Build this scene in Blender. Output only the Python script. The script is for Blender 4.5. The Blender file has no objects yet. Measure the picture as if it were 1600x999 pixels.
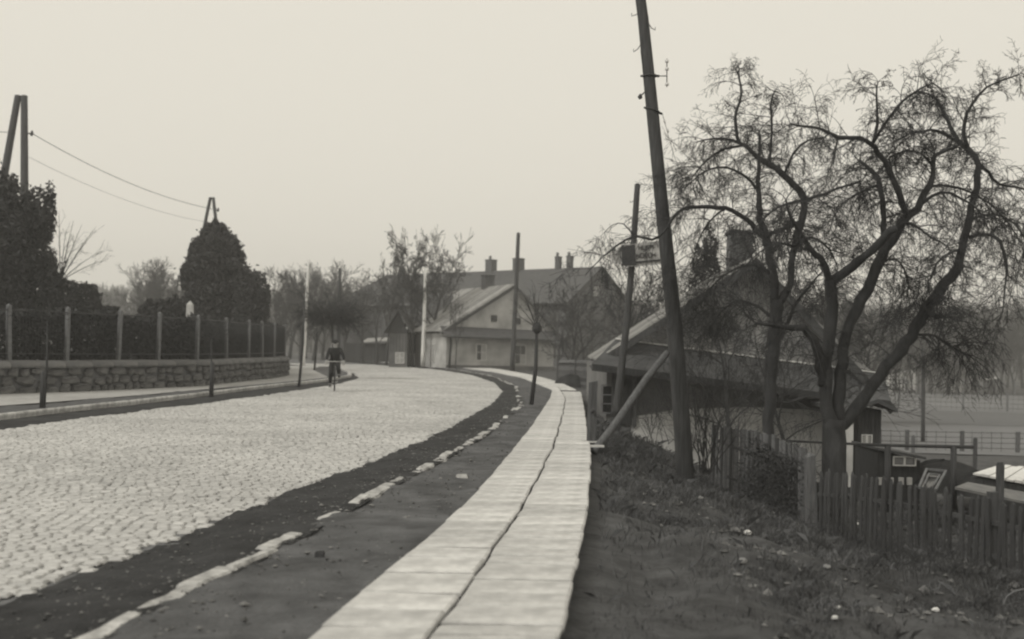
import bpy, math, random
import numpy as np
from mathutils import Vector, Matrix

# ------------------------------------------------------------------ camera, sky, sun, exposure
SC = bpy.context.scene
COL = SC.collection
H, F, HZ, ROLL = 1.6, 1800.0, 545.0, math.radians(1.0)
cam_d = bpy.data.cameras.new("camera")
cam = bpy.data.objects.new("camera", cam_d); COL.objects.link(cam)
cam.location = (0, 0, H)
cam.rotation_euler = (math.pi/2, -ROLL, 0)
cam_d.sensor_width = 36.0
cam_d.lens = F/1600*36
cam_d.shift_y = 45.5/1600
cam_d.clip_start = 0.1; cam_d.clip_end = 3000
cam_d.dof.use_dof = True
cam_d.dof.focus_distance = 17.0
cam_d.dof.aperture_fstop = 1.5
SC.camera = cam

SUN_EL, SUN_AZ = math.radians(42), math.radians(-125)       # azimuth from +Y, negative to the left
world = bpy.data.worlds.new("World"); SC.world = world; world.use_nodes = True
nt = world.node_tree; nt.nodes.clear()
out = nt.nodes.new('ShaderNodeOutputWorld'); bg = nt.nodes.new('ShaderNodeBackground')
sky = nt.nodes.new('ShaderNodeTexSky'); sky.sky_type = 'NISHITA'; sky.sun_disc = False
sky.sun_elevation = SUN_EL; sky.sun_rotation = SUN_AZ; sky.dust_density = 6; sky.air_density = 2
hs = nt.nodes.new('ShaderNodeHueSaturation'); hs.inputs['Saturation'].default_value = 0.0
mx = nt.nodes.new('ShaderNodeMixRGB'); mx.inputs[0].default_value = 0.93
mx.inputs[2].default_value = (8.55, 8.12, 7.1, 1)
nt.links.new(sky.outputs[0], hs.inputs['Color']); nt.links.new(hs.outputs[0], mx.inputs[1])
nt.links.new(mx.outputs[0], bg.inputs['Color']); bg.inputs['Strength'].default_value = 0.1
nt.links.new(bg.outputs[0], out.inputs['Surface'])

sun_d = bpy.data.lights.new("sun", 'SUN'); sun_d.energy = 1.5; sun_d.angle = math.radians(16)
sun_d.color = (1.0, 0.97, 0.9)
sun = bpy.data.objects.new("sun", sun_d); COL.objects.link(sun)
sd = Vector((math.sin(SUN_AZ)*math.cos(SUN_EL), math.cos(SUN_AZ)*math.cos(SUN_EL), math.sin(SUN_EL)))
sun.rotation_euler = sd.to_track_quat('Z', 'Y').to_euler()
sun.location = (-30, -25, 60)

vs = SC.view_settings
vs.view_transform = 'Standard'; vs.look = 'None'; vs.exposure = 0.0; vs.gamma = 1.0; vs.use_curve_mapping = False
SC.cycles.filter_width = 2.2
SC.cycles.max_bounces = 6
SC.cycles.volume_bounces = 0
SC.cycles.use_denoising = True

rnd = random.Random(7)
nr = np.random.RandomState(11)

# ------------------------------------------------------------------ photo geometry -> places
CR, SR = math.cos(ROLL), math.sin(ROLL)
def uv(px, py):
    dx, dy = px-800.0, py-HZ
    return dx*CR+dy*SR, -dx*SR+dy*CR
def P(px, py, Y):                       # the point at distance Y
    u, v = uv(px, py)
    return Vector((u*Y/F, Y, H-v*Y/F))
def G(px, py, z=0.0):                   # the point on the level z
    u, v = uv(px, py)
    Y = (H-z)*F/v
    return Vector((u*Y/F, Y, z))
def curve(pts, near=-4.0, far=None, z=0.0, smooth=5):
    q = sorted([(G(x, y, z).y, G(x, y, z).x) for x, y in pts])
    Y = np.array([a[0] for a in q]); X = np.array([a[1] for a in q])
    s = (X[1]-X[0])/(Y[1]-Y[0])
    Y = np.concatenate([[near], Y]); X = np.concatenate([[X[0]+s*(near-Y[1])], X])
    if far: Y = np.append(Y, [f[1] for f in far]); X = np.append(X, [f[0] for f in far])
    ys = np.arange(near, Y[-1], .25); xs = np.interp(ys, Y, X)
    k = smooth
    pad = np.concatenate([[xs[0]+s*.25*(i-k) for i in range(k)], xs, np.full(k, xs[-1])])
    xs = np.convolve(pad, np.ones(2*k+1)/(2*k+1), 'valid')
    return lambda y: float(np.interp(y, ys, xs))

XR = curve([(0,945),(200,870),(400,790),(600,715),(700,670),(770,630),(785,612),(772,598),(735,586),(680,577.5),(600,571.5)], far=[(-20,125),(-42,150)])
XL = curve([(0,672),(100,658),(200,645),(300,633),(400,620),(480,608),(530,600),(560,592),(553,584),(520,577.5)], far=[(-20,100),(-36,118),(-62,150)], smooth=3)
XK = curve([(170,999),(290,935),(400,882),(500,825),(600,770),(700,716),(760,681),(815,636),(806,606),(768,589),(705,578)], far=[(-10,100),(-18,122)])
PL = curve([(507,999),(561,948),(634,887),(717,812),(770,752),(830,674),(860,626),(863,613),(816,593),(768,583),(720,576.5),(662,572)], far=[(-16.5,122)])
PR = curve([(880,999),(895,930),(916,825),(922,760),(924,710),(917,680),(914,650),(908,617),(876,601),(838,590),(784,579.5),(720,572.5)], far=[(-14.5,122)])
PM = curve([(688,999),(728,938),(782,861),(829,782),(866,704),(880,650),(884,627),(872,608),(826,591.5),(776,581),(720,574.5)], far=[(-15.5,122)], smooth=3)
XKL = curve([(0,657),(100,645),(200,634),(300,622),(400,609),(500,598),(547,590),(545,584)], far=[(-13,84)], smooth=3)
XW1 = curve([(0,639),(100,631),(200,623),(300,613.5),(400,604),(470,597),(512,592)], far=[(-12.5,72),(-14,84)], smooth=3)
XW = curve([(0,620),(100,616.5),(185,613),(320,606),(362,601),(423,594),(450,589)], far=[(-15.5,75),(-19,84)], smooth=3)

_PM = PM
PM = lambda y: _PM(y)+.008*math.sin(y*1.9)+.006*math.sin(y*4.7+1)
def smooth(a, b, x):
    t = np.clip((x-a)/(b-a), 0, 1); return t*t*(3-2*t)
yy = np.arange(-10, 800, .5)
_e = np.array([PR(min(max(y, -3.5), 121)) for y in yy])
def edge(y): return np.interp(y, yy, _e)
def hash_noise(x, y, s, seed=0):        # smooth value noise
    x = x/s; y = y/s
    xi = np.floor(x); yi = np.floor(y); fx = x-xi; fy = y-yi
    fx = fx*fx*(3-2*fx); fy = fy*fy*(3-2*fy)
    def h(a, b):
        v = np.sin(a*127.1+b*311.7+seed*74.7)*43758.5453
        return v-np.floor(v)
    return (h(xi,yi)*(1-fx)+h(xi+1,yi)*fx)*(1-fy)+(h(xi,yi+1)*(1-fx)+h(xi+1,yi+1)*fx)*fy
def gz(x, y):
    x = np.asarray(x, float); y = np.asarray(y, float)
    e = np.where(y < 42, edge(y), np.interp(y, [42, 60, 130, 200], [edge(42.), 6, 19, 30]))
    d = x-e
    s = np.interp(y, [5, 8, 11.5, 16, 20, 24, 30, 42, 60], [.11, .13, .165, .27, .38, .42, .44, .2, .3])
    fl = np.interp(y, [0, 12, 20, 30, 60, 200], [-.95, -.95, -1.3, -1.75, -3.2, -3.7])
    dd = np.maximum(d, 0)
    z = -.05 - s*dd
    k = .12
    z = fl + k*np.logaddexp(0, (z-fl)/k)
    z = np.minimum(z, -.045)
    rough = smooth(.15, .8, dd)*smooth(60, 30, y)
    z = z + rough*(.28*(hash_noise(x, y, .8, 1)-.5)+.15*(hash_noise(x, y, .3, 2)-.5))
    # the far land rises
    hill = smooth(215, 420, y)*(12+6*hash_noise(x, y, 90, 5))
    hill = hill + smooth(60, 260, np.abs(x+5))*smooth(120, 260, y)*4
    return z + hill
def gzf(x, y): return float(gz(x, y))

# ------------------------------------------------------------------ materials
MATS = {}
def tint(v):
    if v < .2: return (v*.985, v*1.0, v*1.03, 1)
    return (v*1.0, v*.992, v*.965, 1)
def mat(name, lo, hi=None, scale=6.0, rough=.85, bump=.0, bscale=40.0, stretch=None, island=0.0, spec=.3, detail=6, big=None, coords='Object'):
    if name in MATS: return MATS[name]
    m = bpy.data.materials.new(name); m.use_nodes = True
    n = m.node_tree; N = n.nodes; L = n.links
    b = N['Principled BSDF']
    b.inputs['Roughness'].default_value = rough
    b.inputs['Specular IOR Level'].default_value = spec
    hi = lo if hi is None else hi
    tc = N.new('ShaderNodeTexCoord'); mp = N.new('ShaderNodeMapping')
    L.new(tc.outputs[coords], mp.inputs[0])
    if stretch: mp.inputs['Scale'].default_value = stretch
    ns = N.new('ShaderNodeTexNoise'); ns.inputs['Scale'].default_value = scale; ns.inputs['Detail'].default_value = detail
    ns.inputs['Roughness'].default_value = .65
    L.new(mp.outputs[0], ns.inputs['Vector'])
    cr = N.new('ShaderNodeValToRGB'); cr.color_ramp.elements[0].position = .32; cr.color_ramp.elements[1].position = .68
    cr.color_ramp.elements[0].color = tint(lo); cr.color_ramp.elements[1].color = tint(hi)
    L.new(ns.outputs['Fac'], cr.inputs[0]); c = cr.outputs[0]
    if big:                                    # large stains: (scale, strength)
        n2 = N.new('ShaderNodeTexNoise'); n2.inputs['Scale'].default_value = big[0]; n2.inputs['Detail'].default_value = 3
        L.new(tc.outputs[coords], n2.inputs['Vector'])
        r2 = N.new('ShaderNodeMapRange'); r2.inputs['From Min'].default_value = .35; r2.inputs['From Max'].default_value = .65
        r2.inputs['To Min'].default_value = 1-big[1]; r2.inputs['To Max'].default_value = 1
        L.new(n2.outputs['Fac'], r2.inputs['Value'])
        mm = N.new('ShaderNodeMixRGB'); mm.blend_type = 'MULTIPLY'; mm.inputs[0].default_value = 1
        L.new(c, mm.inputs[1]); L.new(r2.outputs[0], mm.inputs[2]); c = mm.outputs[0]
    if island:
        ge = N.new('ShaderNodeNewGeometry'); oi = N.new('ShaderNodeObjectInfo')
        ad = N.new('ShaderNodeMath'); ad.operation = 'ADD'; L.new(ge.outputs['Random Per Island'], ad.inputs[0]); L.new(oi.outputs['Random'], ad.inputs[1])
        fr = N.new('ShaderNodeMath'); fr.operation = 'FRACT'; L.new(ad.outputs[0], fr.inputs[0])
        r3 = N.new('ShaderNodeMapRange'); r3.inputs['To Min'].default_value = 1-island; r3.inputs['To Max'].default_value = 1+island*.35
        L.new(fr.outputs[0], r3.inputs['Value'])
        mm = N.new('ShaderNodeMixRGB'); mm.blend_type = 'MULTIPLY'; mm.inputs[0].default_value = 1
        L.new(c, mm.inputs[1]); L.new(r3.outputs[0], mm.inputs[2]); c = mm.outputs[0]
    L.new(c, b.inputs['Base Color'])
    if bump:
        n3 = N.new('ShaderNodeTexNoise'); n3.inputs['Scale'].default_value = bscale; n3.inputs['Detail'].default_value = 5
        L.new(mp.outputs[0], n3.inputs['Vector'])
        bp = N.new('ShaderNodeBump'); bp.inputs['Strength'].default_value = bump; bp.inputs['Distance'].default_value = .02
        L.new(n3.outputs['Fac'], bp.inputs['Height']); L.new(bp.outputs[0], b.inputs['Normal'])
    MATS[name] = m
    return m

M_ground = mat('dead_grass_earth', .03, .1, scale=3.2, bump=.8, bscale=14, big=(.5, .35))
M_field = M_ground
M_roadbase = mat('sand_between_setts', .1, .18, scale=5, bump=.5, bscale=30)
M_sett = mat('granite_sett', .42, .62, scale=9, rough=.5, bump=.5, bscale=60, island=.2, spec=.5, big=(.35, .22))
M_slab = mat('pale_stone_slab', .5, .72, scale=7, rough=.75, bump=.5, bscale=60, island=.17, spec=.25, big=(1.7, .22), detail=12)
M_kerb = mat('kerb_stone', .22, .6, scale=7, rough=.7, bump=.9, island=.25)
M_mud = mat('dark_wet_earth', .03, .06, scale=2.5, spec=.12, rough=.9, bump=.9, bscale=22, big=(.8, .3))
M_walk = mat('trodden_earth', .07, .15, scale=2.6, spec=.15, rough=.95, bump=.9, bscale=25, big=(.9, .35), detail=12)
M_walkpale = mat('pale_gravel_pavement', .34, .46, scale=3, rough=.8, bump=.3, big=(.3, .2))
M_verge = mat('verge_grass', .055, .1, scale=3, bump=.8)
M_bark = mat('dark_bark', .028, .065, scale=7, rough=.95, bump=1.0, bscale=30, stretch=(1, 1, .3))
M_twig = mat('twig_bark', .035, .06, scale=3, rough=.95)
M_pole = mat('tarred_pole_wood', .035, .085, scale=5, rough=.85, bump=.6, bscale=30, stretch=(6, 6, .4))
M_oldwood = mat('weathered_wood', .065, .15, scale=5, rough=.9, bump=.7, bscale=30, stretch=(5, 5, .5), island=.3)
M_board = mat('grey_fence_board', .09, .19, scale=5, rough=.9, bump=.7, bscale=30, stretch=(5, 5, .5), island=.35)
M_darkwood = mat('dark_boards', .045, .085, scale=5, rough=.9, bump=.7, bscale=30, stretch=(5, 5, .5), island=.35)
M_paleprop = mat('peeled_prop_wood', .075, .16, scale=6, rough=.9, bump=.6, stretch=(4, 4, .6))
M_white = mat('whitewash_pole', .66, .8, scale=4, rough=.8)
M_stone = mat('rubble_wall_stone', .06, .2, scale=1.6, rough=.95, bump=.9, bscale=18, island=.2)
M_mortar = mat('wall_mortar', .09, .16, scale=5, bump=.5)
M_cap = mat('wall_coping', .12, .2, scale=3, rough=.9, bump=.6, island=.2)
M_conc = mat('concrete_post', .11, .19, scale=6, rough=.9, bump=.4)
M_iron = mat('painted_iron', .035, .05, rough=.6)
M_leafdark = mat('evergreen_leaf', .028, .06, scale=1.5, rough=.8, island=.4)
M_leafdry = mat('dry_creeper_leaf', .04, .1, scale=3, rough=.9, island=.5)
M_grave = mat('pale_grave_stone', .45, .62, scale=4, rough=.8, bump=.3)
M_gravegrey = mat('grey_grave_stone', .16, .26, scale=4, rough=.8, bump=.3)
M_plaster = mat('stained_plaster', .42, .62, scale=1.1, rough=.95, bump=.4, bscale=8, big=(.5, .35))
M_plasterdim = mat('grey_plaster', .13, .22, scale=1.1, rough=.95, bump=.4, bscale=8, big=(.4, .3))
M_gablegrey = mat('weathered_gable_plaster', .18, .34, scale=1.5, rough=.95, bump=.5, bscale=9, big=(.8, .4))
M_lime = mat('limewash', .62, .78, scale=1.6, rough=.95, bump=.6, bscale=7, big=(.9, .4))
M_roofpale = mat('pale_roof_boards', .24, .46, scale=2.5, rough=.85, bump=.4, island=.5)
M_roofdark = mat('dark_shingle', .06, .1, scale=3, rough=.9, bump=.9, bscale=16, stretch=(1, 1, 3))
M_rooffar = mat('slate_roof', .06, .085, scale=2, rough=.85, bump=.5, bscale=8)
M_wallfar = mat('far_building_plaster', .08, .13, scale=.6, rough=.95)
M_brick = mat('sooty_brick', .07, .13, scale=5, rough=.95, bump=.6, island=.3)
M_glass = mat('dark_window_glass', .02, .03, rough=.12, spec=.6)
M_curtain = mat('curtained_pane', .3, .42, rough=.3, scale=5)
M_frame = mat('white_window_paint', .5, .66, rough=.6, scale=5)
M_cloth = mat('dark_wool', .022, .035, rough=1.0, scale=20)
M_skin = mat('skin', .3, .38, rough=.6)
M_steel = mat('nickel_bar', .4, .5, rough=.35, spec=.8)
M_rubber = mat('tyre_rubber', .025, .04, rough=.8)
M_porcelain = mat('porcelain', .6, .7, rough=.3, spec=.6)
M_signgrey = mat('weathered_sign_paint', .3, .55, scale=7, rough=.8, big=(2.2, .5))
M_signdark = mat('sign_lettering', .035, .06, scale=9, rough=.8)
M_grass = mat('dry_grass_blade', .035, .17, scale=2.6, rough=.9, island=.55)
M_rubble = mat('rubble_chip', .06, .24, scale=5, rough=.9, island=.6)
M_whitestone = mat('white_stone', .6, .72, rough=.8, scale=4)
M_bicycle = mat('bicycle_enamel', .03, .04, rough=.4)

# ------------------------------------------------------------------ mesh helpers
def nobj(name, me, parent=None, loc=(0, 0, 0)):
    o = bpy.data.objects.new(name, me); COL.objects.link(o); o.location = loc
    if parent is not None: o.parent = parent
    return o
ORG = {}
def thing(name, label, cat, loc=(0, 0, 0), group=None):
    o = nobj(name, None, None, loc); o.empty_display_size = .3
    ORG[o.name] = Vector(loc)
    o['label'] = label; o['category'] = cat
    if group: o['group'] = group
    return o
def tag(o, label, cat, group=None, kind=None):
    o['label'] = label; o['category'] = cat
    if group: o['group'] = group
    if kind: o['kind'] = kind
    return o

class MB:
    def __init__(s): s.v = []; s.f = []
    def add(s, vs_, fs):
        b = len(s.v); s.v.extend(vs_); s.f.extend([tuple(i+b for i in f) for f in fs])
    def box(s, c, d, rz=0, ax=None):
        c = Vector(c); hx, hy, hz = d[0]/2, d[1]/2, d[2]/2
        R = ax if ax is not None else Matrix.Rotation(rz, 3, 'Z')
        vs_ = [tuple(c + R @ Vector((x*hx, y*hy, z*hz))) for z in (-1, 1) for x, y in ((-1,-1),(1,-1),(1,1),(-1,1))]
        s.add(vs_, [(3,2,1,0),(4,5,6,7),(0,1,5,4),(1,2,6,5),(2,3,7,6),(3,0,4,7)])
    def hexa(s, p):                     # 4 bottom + 4 top points
        s.add([tuple(q) for q in p], [(3,2,1,0),(4,5,6,7),(0,1,5,4),(1,2,6,5),(2,3,7,6),(3,0,4,7)])
    def plate(s, pts, n, t):            # polygon with thickness t along n
        n = Vector(n).normalized()*t; k = len(pts)
        a = [tuple(Vector(p)) for p in pts]; b = [tuple(Vector(p)+n) for p in pts]
        s.add(a+b, [tuple(range(k))[::-1], tuple(range(k, 2*k))]+[(i, (i+1) % k, (i+1) % k+k, i+k) for i in range(k)])
    def tube(s, pts, rad, n=8, cap=True):
        pts = [Vector(p) for p in pts]
        if not hasattr(rad, '__len__'): rad = [rad]*len(pts)
        base = len(s.v); up = None
        for i, p in enumerate(pts):
            t = (pts[min(i+1, len(pts)-1)]-pts[max(i-1, 0)]).normalized()
            if up is None:
                up = t.orthogonal().normalized()
            up = (up - t*up.dot(t)).normalized(); sd_ = t.cross(up)
            for k in range(n):
                a = 2*math.pi*k/n
                s.v.append(tuple(p+(up*math.cos(a)+sd_*math.sin(a))*rad[i]))
        for i in range(len(pts)-1):
            for k in range(n):
                a, b = base+i*n+k, base+i*n+(k+1) % n
                s.f.append((a, b, b+n, a+n))
        if cap:
            s.f.append(tuple(base+k for k in range(n))[::-1])
            s.f.append(tuple(base+(len(pts)-1)*n+k for k in range(n)))
    def build(s, name, m, parent=None, smooth=False, loc=None):
        me = bpy.data.meshes.new(name)
        org = Vector((0, 0, 0))
        if parent is not None:
            org = ORG[parent.name]
        elif loc is not None: org = Vector(loc)
        v = np.array(s.v, dtype=float)-np.array(org)
        me.from_pydata(v.tolist(), [], s.f); me.update()
        if smooth: me.polygons.foreach_set('use_smooth', [True]*len(me.polygons))
        me.materials.append(m)
        o = nobj(name, me, parent, (0, 0, 0) if parent is not None else org)
        ORG[o.name] = org
        return o
def npmesh(name, v, f, m, parent=None, smooth=False):
    org = ORG[parent.name] if parent is not None else Vector((0, 0, 0))
    me = bpy.data.meshes.new(name)
    me.from_pydata((np.asarray(v, float)-np.array(org)).tolist(), [], np.asarray(f).tolist()); me.update()
    if smooth: me.polygons.foreach_set('use_smooth', [True]*len(me.polygons))
    me.materials.append(m)
    o = nobj(name, me, parent); ORG[o.name] = org
    return o
class Tubes:                            # many thin tubes at once
    def __init__(s): s.b = {}
    def add(s, pts, rad): s.b.setdefault(len(pts), []).append((pts, rad))
    def arrays(s, n=3):
        V = []; Fa = []; base = 0
        for k, lst in s.b.items():
            p = np.array([a[0] for a in lst], float); r = np.array([a[1] for a in lst], float)
            t = np.empty_like(p); t[:, 1:-1] = p[:, 2:]-p[:, :-2]; t[:, 0] = p[:, 1]-p[:, 0]; t[:, -1] = p[:, -1]-p[:, -2]
            t /= np.linalg.norm(t, axis=2, keepdims=True)+1e-9
            ref = np.zeros_like(t); ref[..., 0] = .31; ref[..., 1] = .83; ref[..., 2] = .46
            a = np.cross(t, ref); a /= np.linalg.norm(a, axis=2, keepdims=True)+1e-9
            b = np.cross(t, a)
            rings = []
            for i in range(n):
                an = 2*math.pi*i/n
                rings.append(p+(a*math.cos(an)+b*math.sin(an))*r[..., None])
            v = np.stack(rings, axis=2)          # m,k,n,3
            m_ = len(lst); V.append(v.reshape(-1, 3))
            idx = base+np.arange(m_*k*n).reshape(m_, k, n)
            a0 = idx[:, :-1]; a1 = idx[:, 1:]
            f = np.stack([a0, np.roll(a0, -1, 2), np.roll(a1, -1, 2), a1], axis=-1).reshape(-1, 4)
            Fa.append(f); base += m_*k*n
        return np.concatenate(V), np.concatenate(Fa)
    def build(s, name, m, parent=None, n=3, smooth=True):
        v, f = s.arrays(n); return npmesh(name, v, f, m, parent, smooth)

def struct(o, label=None):
    o['kind'] = 'structure'
    if label: o['label'] = label
    return o
def ribbon(name, fl, fr, y0, y1, z, m, step=.5, nx=6, noise=0.0, ns=.5, label=None, zf=None):
    ys = np.arange(y0, y1+1e-6, step); v = []; f = []
    for y in ys:
        a, b = fl(y), fr(y)
        for i in range(nx+1):
            x = a+(b-a)*i/nx
            zz = z if zf is None else zf(x, y, i/nx)
            v.append([x, y, zz])
    v = np.array(v)
    if noise:
        v[:, 2] += noise*(hash_noise(v[:, 0], v[:, 1], ns, 3)-.5)+noise*.5*(hash_noise(v[:, 0], v[:, 1], ns*.3, 4)-.5)
    W = nx+1
    for j in range(len(ys)-1):
        for i in range(nx):
            a = j*W+i; f.append((a, a+1, a+W+1, a+W))
    o = npmesh(name, v, f, m, smooth=True)
    struct(o, label); return o

# ------------------------------------------------------------------ terrain
def axis(parts):
    a = []
    for s0, s1, st in parts: a.extend(np.arange(s0, s1, st).tolist())
    return np.array(a+[parts[-1][1]])
gx = axis([(-500,-60,20),(-60,-6,3),(-6,.0,1),(0,7,.12),(7,14,.4),(14,60,2),(60,500,20)])
gy = axis([(-10,4,1),(4,28,.13),(28,46,.4),(46,150,2.5),(150,760,10)])
GX, GY = np.meshgrid(gx, gy); GZ = gz(GX, GY)
nxg = len(gx)
V = np.stack([GX.ravel(), GY.ravel(), GZ.ravel()], 1)
ii, jj = np.meshgrid(np.arange(nxg-1), np.arange(len(gy)-1)); a = (jj*nxg+ii).ravel()
Fq = np.stack([a, a+1, a+nxg+1, a+nxg], 1)
ground = struct(npmesh('ground', V, Fq, M_ground, smooth=True))
def lift(fn, o): return lambda y: fn(y)+o
# road and its strips, each a sheet a little above the one below
road = ribbon('road', lift(XL, -.1), lift(XR, .1), -3, 148, -.018, M_roadbase, nx=8)
def mudz(x, y, t): return .0+.05*t
mud = ribbon('dirt_gutter', lift(XR, .0), lift(XK, .06), -3, 121, -.002, M_mud, step=.1, nx=14, noise=.05, ns=.3, zf=mudz)
walk = ribbon('earth_footway', lift(XK, -.02), lift(PL, .08), -3, 121, .055, M_walk, step=.12, nx=14, noise=.045, ns=.5)
bed = ribbon('path_bed', lift(PL, -.0), lift(PR, -.0), -3, 121, .065, M_mud, step=.5, nx=2)
lgut = ribbon('left_gutter', lift(XKL, -.02), lift(XL, .06), 14, 83.5, .004, M_mud, step=.5, nx=3, noise=.02)
lverge = ribbon('grass_verge', XW1, lift(XKL, .05), 14, 83.5, .055, M_verge, step=.5, nx=6, noise=.06, ns=.5)
lwalk = ribbon('left_pavement', lift(XW, -.3), lift(XW1, .04), 14, 83.5, .075, M_walkpale, step=.5, nx=4, noise=.01)

# setts: rows across the road
def sett_arrays(C, hw, hl, top, rot, bulge):
    n = len(C)
    def ring(sx, z, jit):
        q = np.array([[-1,-1],[1,-1],[1,1],[-1,1]], float)[None].repeat(n, 0)
        q[..., 0] *= hw[:, None]*sx; q[..., 1] *= hl[:, None]*sx
        q += nr.uniform(-jit*.6, jit*.6, q.shape)
        c, s_ = np.cos(rot)[:, None], np.sin(rot)[:, None]
        x = q[..., 0]*c-q[..., 1]*s_; y = q[..., 0]*s_+q[..., 1]*c
        return np.stack([x+C[:, 0:1], y+C[:, 1:2], np.repeat(z[:, None], 4, 1)+nr.uniform(-.003,.003,(n,4))], -1)
    r0 = ring(1.0, np.full(n, -.02), .002); r1 = ring(.985, top-.009, .004); r2 = ring(.8, top+bulge*.6, .006)
    v = np.concatenate([r0, r1, r2], 1).reshape(-1, 3)
    b = (np.arange(n)*12)[:, None]
    quads = []
    for k in (0, 4):
        for i in range(4):
            j = (i+1) % 4; quads.append([k+i, k+j, k+j+4, k+i+4])
    quads.append([8, 9, 10, 11])
    q = np.array(quads)[None]+b[:, None]
    return v, q.reshape(-1, 4)
C = []; Y = 5.2
while Y < 100:
    xl, xr = XL(Y), XR(Y)
    xl = max(xl, -(.47*Y+1.2)); w = .126
    slope = (XR(Y+.5)-XR(Y-.5))
    x = xr-rnd.uniform(0, .16)
    while x > xl:
        # rows run square to the kerb, so they sag with the street's direction
        yy_ = Y + (xr-x)*min(max(slope, -.2), .25) + .05*math.sin(x*1.3)
        if XL(yy_) < x < XR(yy_)+.04: C.append((x+rnd.uniform(-.006,.006), yy_+rnd.uniform(-.006,.006)))
        x -= w*rnd.uniform(.9, 1.1)
    Y += .108 if Y < 60 else .13
C = np.array(C)
n = len(C)
hw = nr.uniform(.05, .062, n); hl = nr.uniform(.043, .0525, n); top = nr.normal(.004, .005, n).clip(-.008, .016)
top += .02*(hash_noise(C[:, 0], C[:, 1], 1.1, 9)-.5)
rot = nr.normal(0, .035, n); bul = nr.uniform(.003, .009, n)
inv = np.abs(C[:, 0]+0)/C[:, 1] < .455
order = np.argsort(np.where(inv, C[:, 1], 999)); near, rest = order[:300], order[300:]
v, f = sett_arrays(C[rest], hw[rest], hl[rest], top[rest], rot[rest], bul[rest])
so = npmesh('sett_paving', v, f, M_sett, road, smooth=False); so['kind'] = 'stuff'
vars_ = []
for k in range(8):
    v, f = sett_arrays(np.zeros((1, 2)), np.array([.053+.001*k]), np.array([.0455+.0007*k]), np.array([.0]), np.array([0.]), np.array([.005]))
    me = bpy.data.meshes.new('sett'); me.from_pydata(v.tolist(), [], f.tolist()); me.materials.append(M_sett); vars_.append(me)
for i in near:
    o = nobj('sett', vars_[rnd.randrange(8)], road, (C[i, 0], C[i, 1], top[i])); o.rotation_euler = (rnd.uniform(-.04,.04), rnd.uniform(-.04,.04), rot[i])

# path of two courses of pale slabs
def slab_prism(mb, q, z0, z1, ch=.012):
    c = sum((Vector(p) for p in q), Vector((0, 0)))/4
    ins = [Vector(p)+(c-Vector(p)).normalized()*ch*1.6 for p in q]
    vs_ = [(p[0], p[1], z0) for p in q]+[(p[0], p[1], z1-ch) for p in q]+[(p[0], p[1], z1) for p in ins]
    mb.add(vs_, [(0,1,5,4),(1,2,6,5),(2,3,7,6),(3,0,4,7),(4,5,9,8),(5,6,10,9),(6,7,11,10),(7,4,8,11),(8,9,10,11)])
far_slabs = MB()
for side in (0, 1):
    y = 3.4+side*.3
    while y < 118:
        ln = rnd.choice((.3, .36, .42, .5, .6))*rnd.uniform(.9, 1.1) if y < 46 else .8
        y2 = y+ln; sk = rnd.uniform(-.03, .03)*.6
        g = rnd.choice((.005, .009, .014, .02, .03, .04))
        if side == 0: a0, a1, b0, b1 = PL(y), PL(y2), PM(y), PM(y2)
        else: a0, a1, b0, b1 = PM(y), PM(y2), PR(y), PR(y2)
        j = rnd.uniform(-.009, .007)
        jm = rnd.uniform(.008, .017)
        ja, jb = (j, -jm) if side == 0 else (jm, j)
        q = [(a0+ja, y+g+sk), (b0+jb, y+g-sk), (b1+jb, y2-g-sk), (a1+ja, y2-g+sk)]
        zt = .1+rnd.uniform(-.005, .005)
        gap = side == 1 and 40.8 < y < 43.2
        if not gap:
            if y < 46:
                mb = MB(); slab_prism(mb, [(Vector(p)) for p in q], .05, zt)
                for t_ in range(8, 12): mb.v[-12+t_] = (mb.v[-12+t_][0], mb.v[-12+t_][1], mb.v[-12+t_][2]+rnd.uniform(-.006, .006))
                cx = sum(p[0] for p in q)/4; cy = sum(p[1] for p in q)/4
                me = bpy.data.meshes.new('slab'); me.from_pydata([(p[0]-cx, p[1]-cy, p[2]) for p in mb.v], [], mb.f); me.materials.append(M_slab)
                nobj('slab', me, bed, (cx, cy, 0))
            else: slab_prism(far_slabs, q, .05, zt)
        y = y2
fs = far_slabs.build('slab_paving', M_slab, None); fs.parent = bed; fs['kind'] = 'stuff'
# two split slabs that stick out over the bank
for py_, ex in ((699, .16), (706, .22)):
    p = G(915, py_)
    mb = MB(); mb.box((0, 0, 0), (.4, .1, .03), rz=rnd.uniform(-.05, .05))
    me = mb.build('slab', M_slab, None); me.parent = bed; me.location = (p.x+ex*.4, p.y, .09); me['label'] = 'thin slab sticking out over the bank'

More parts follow.
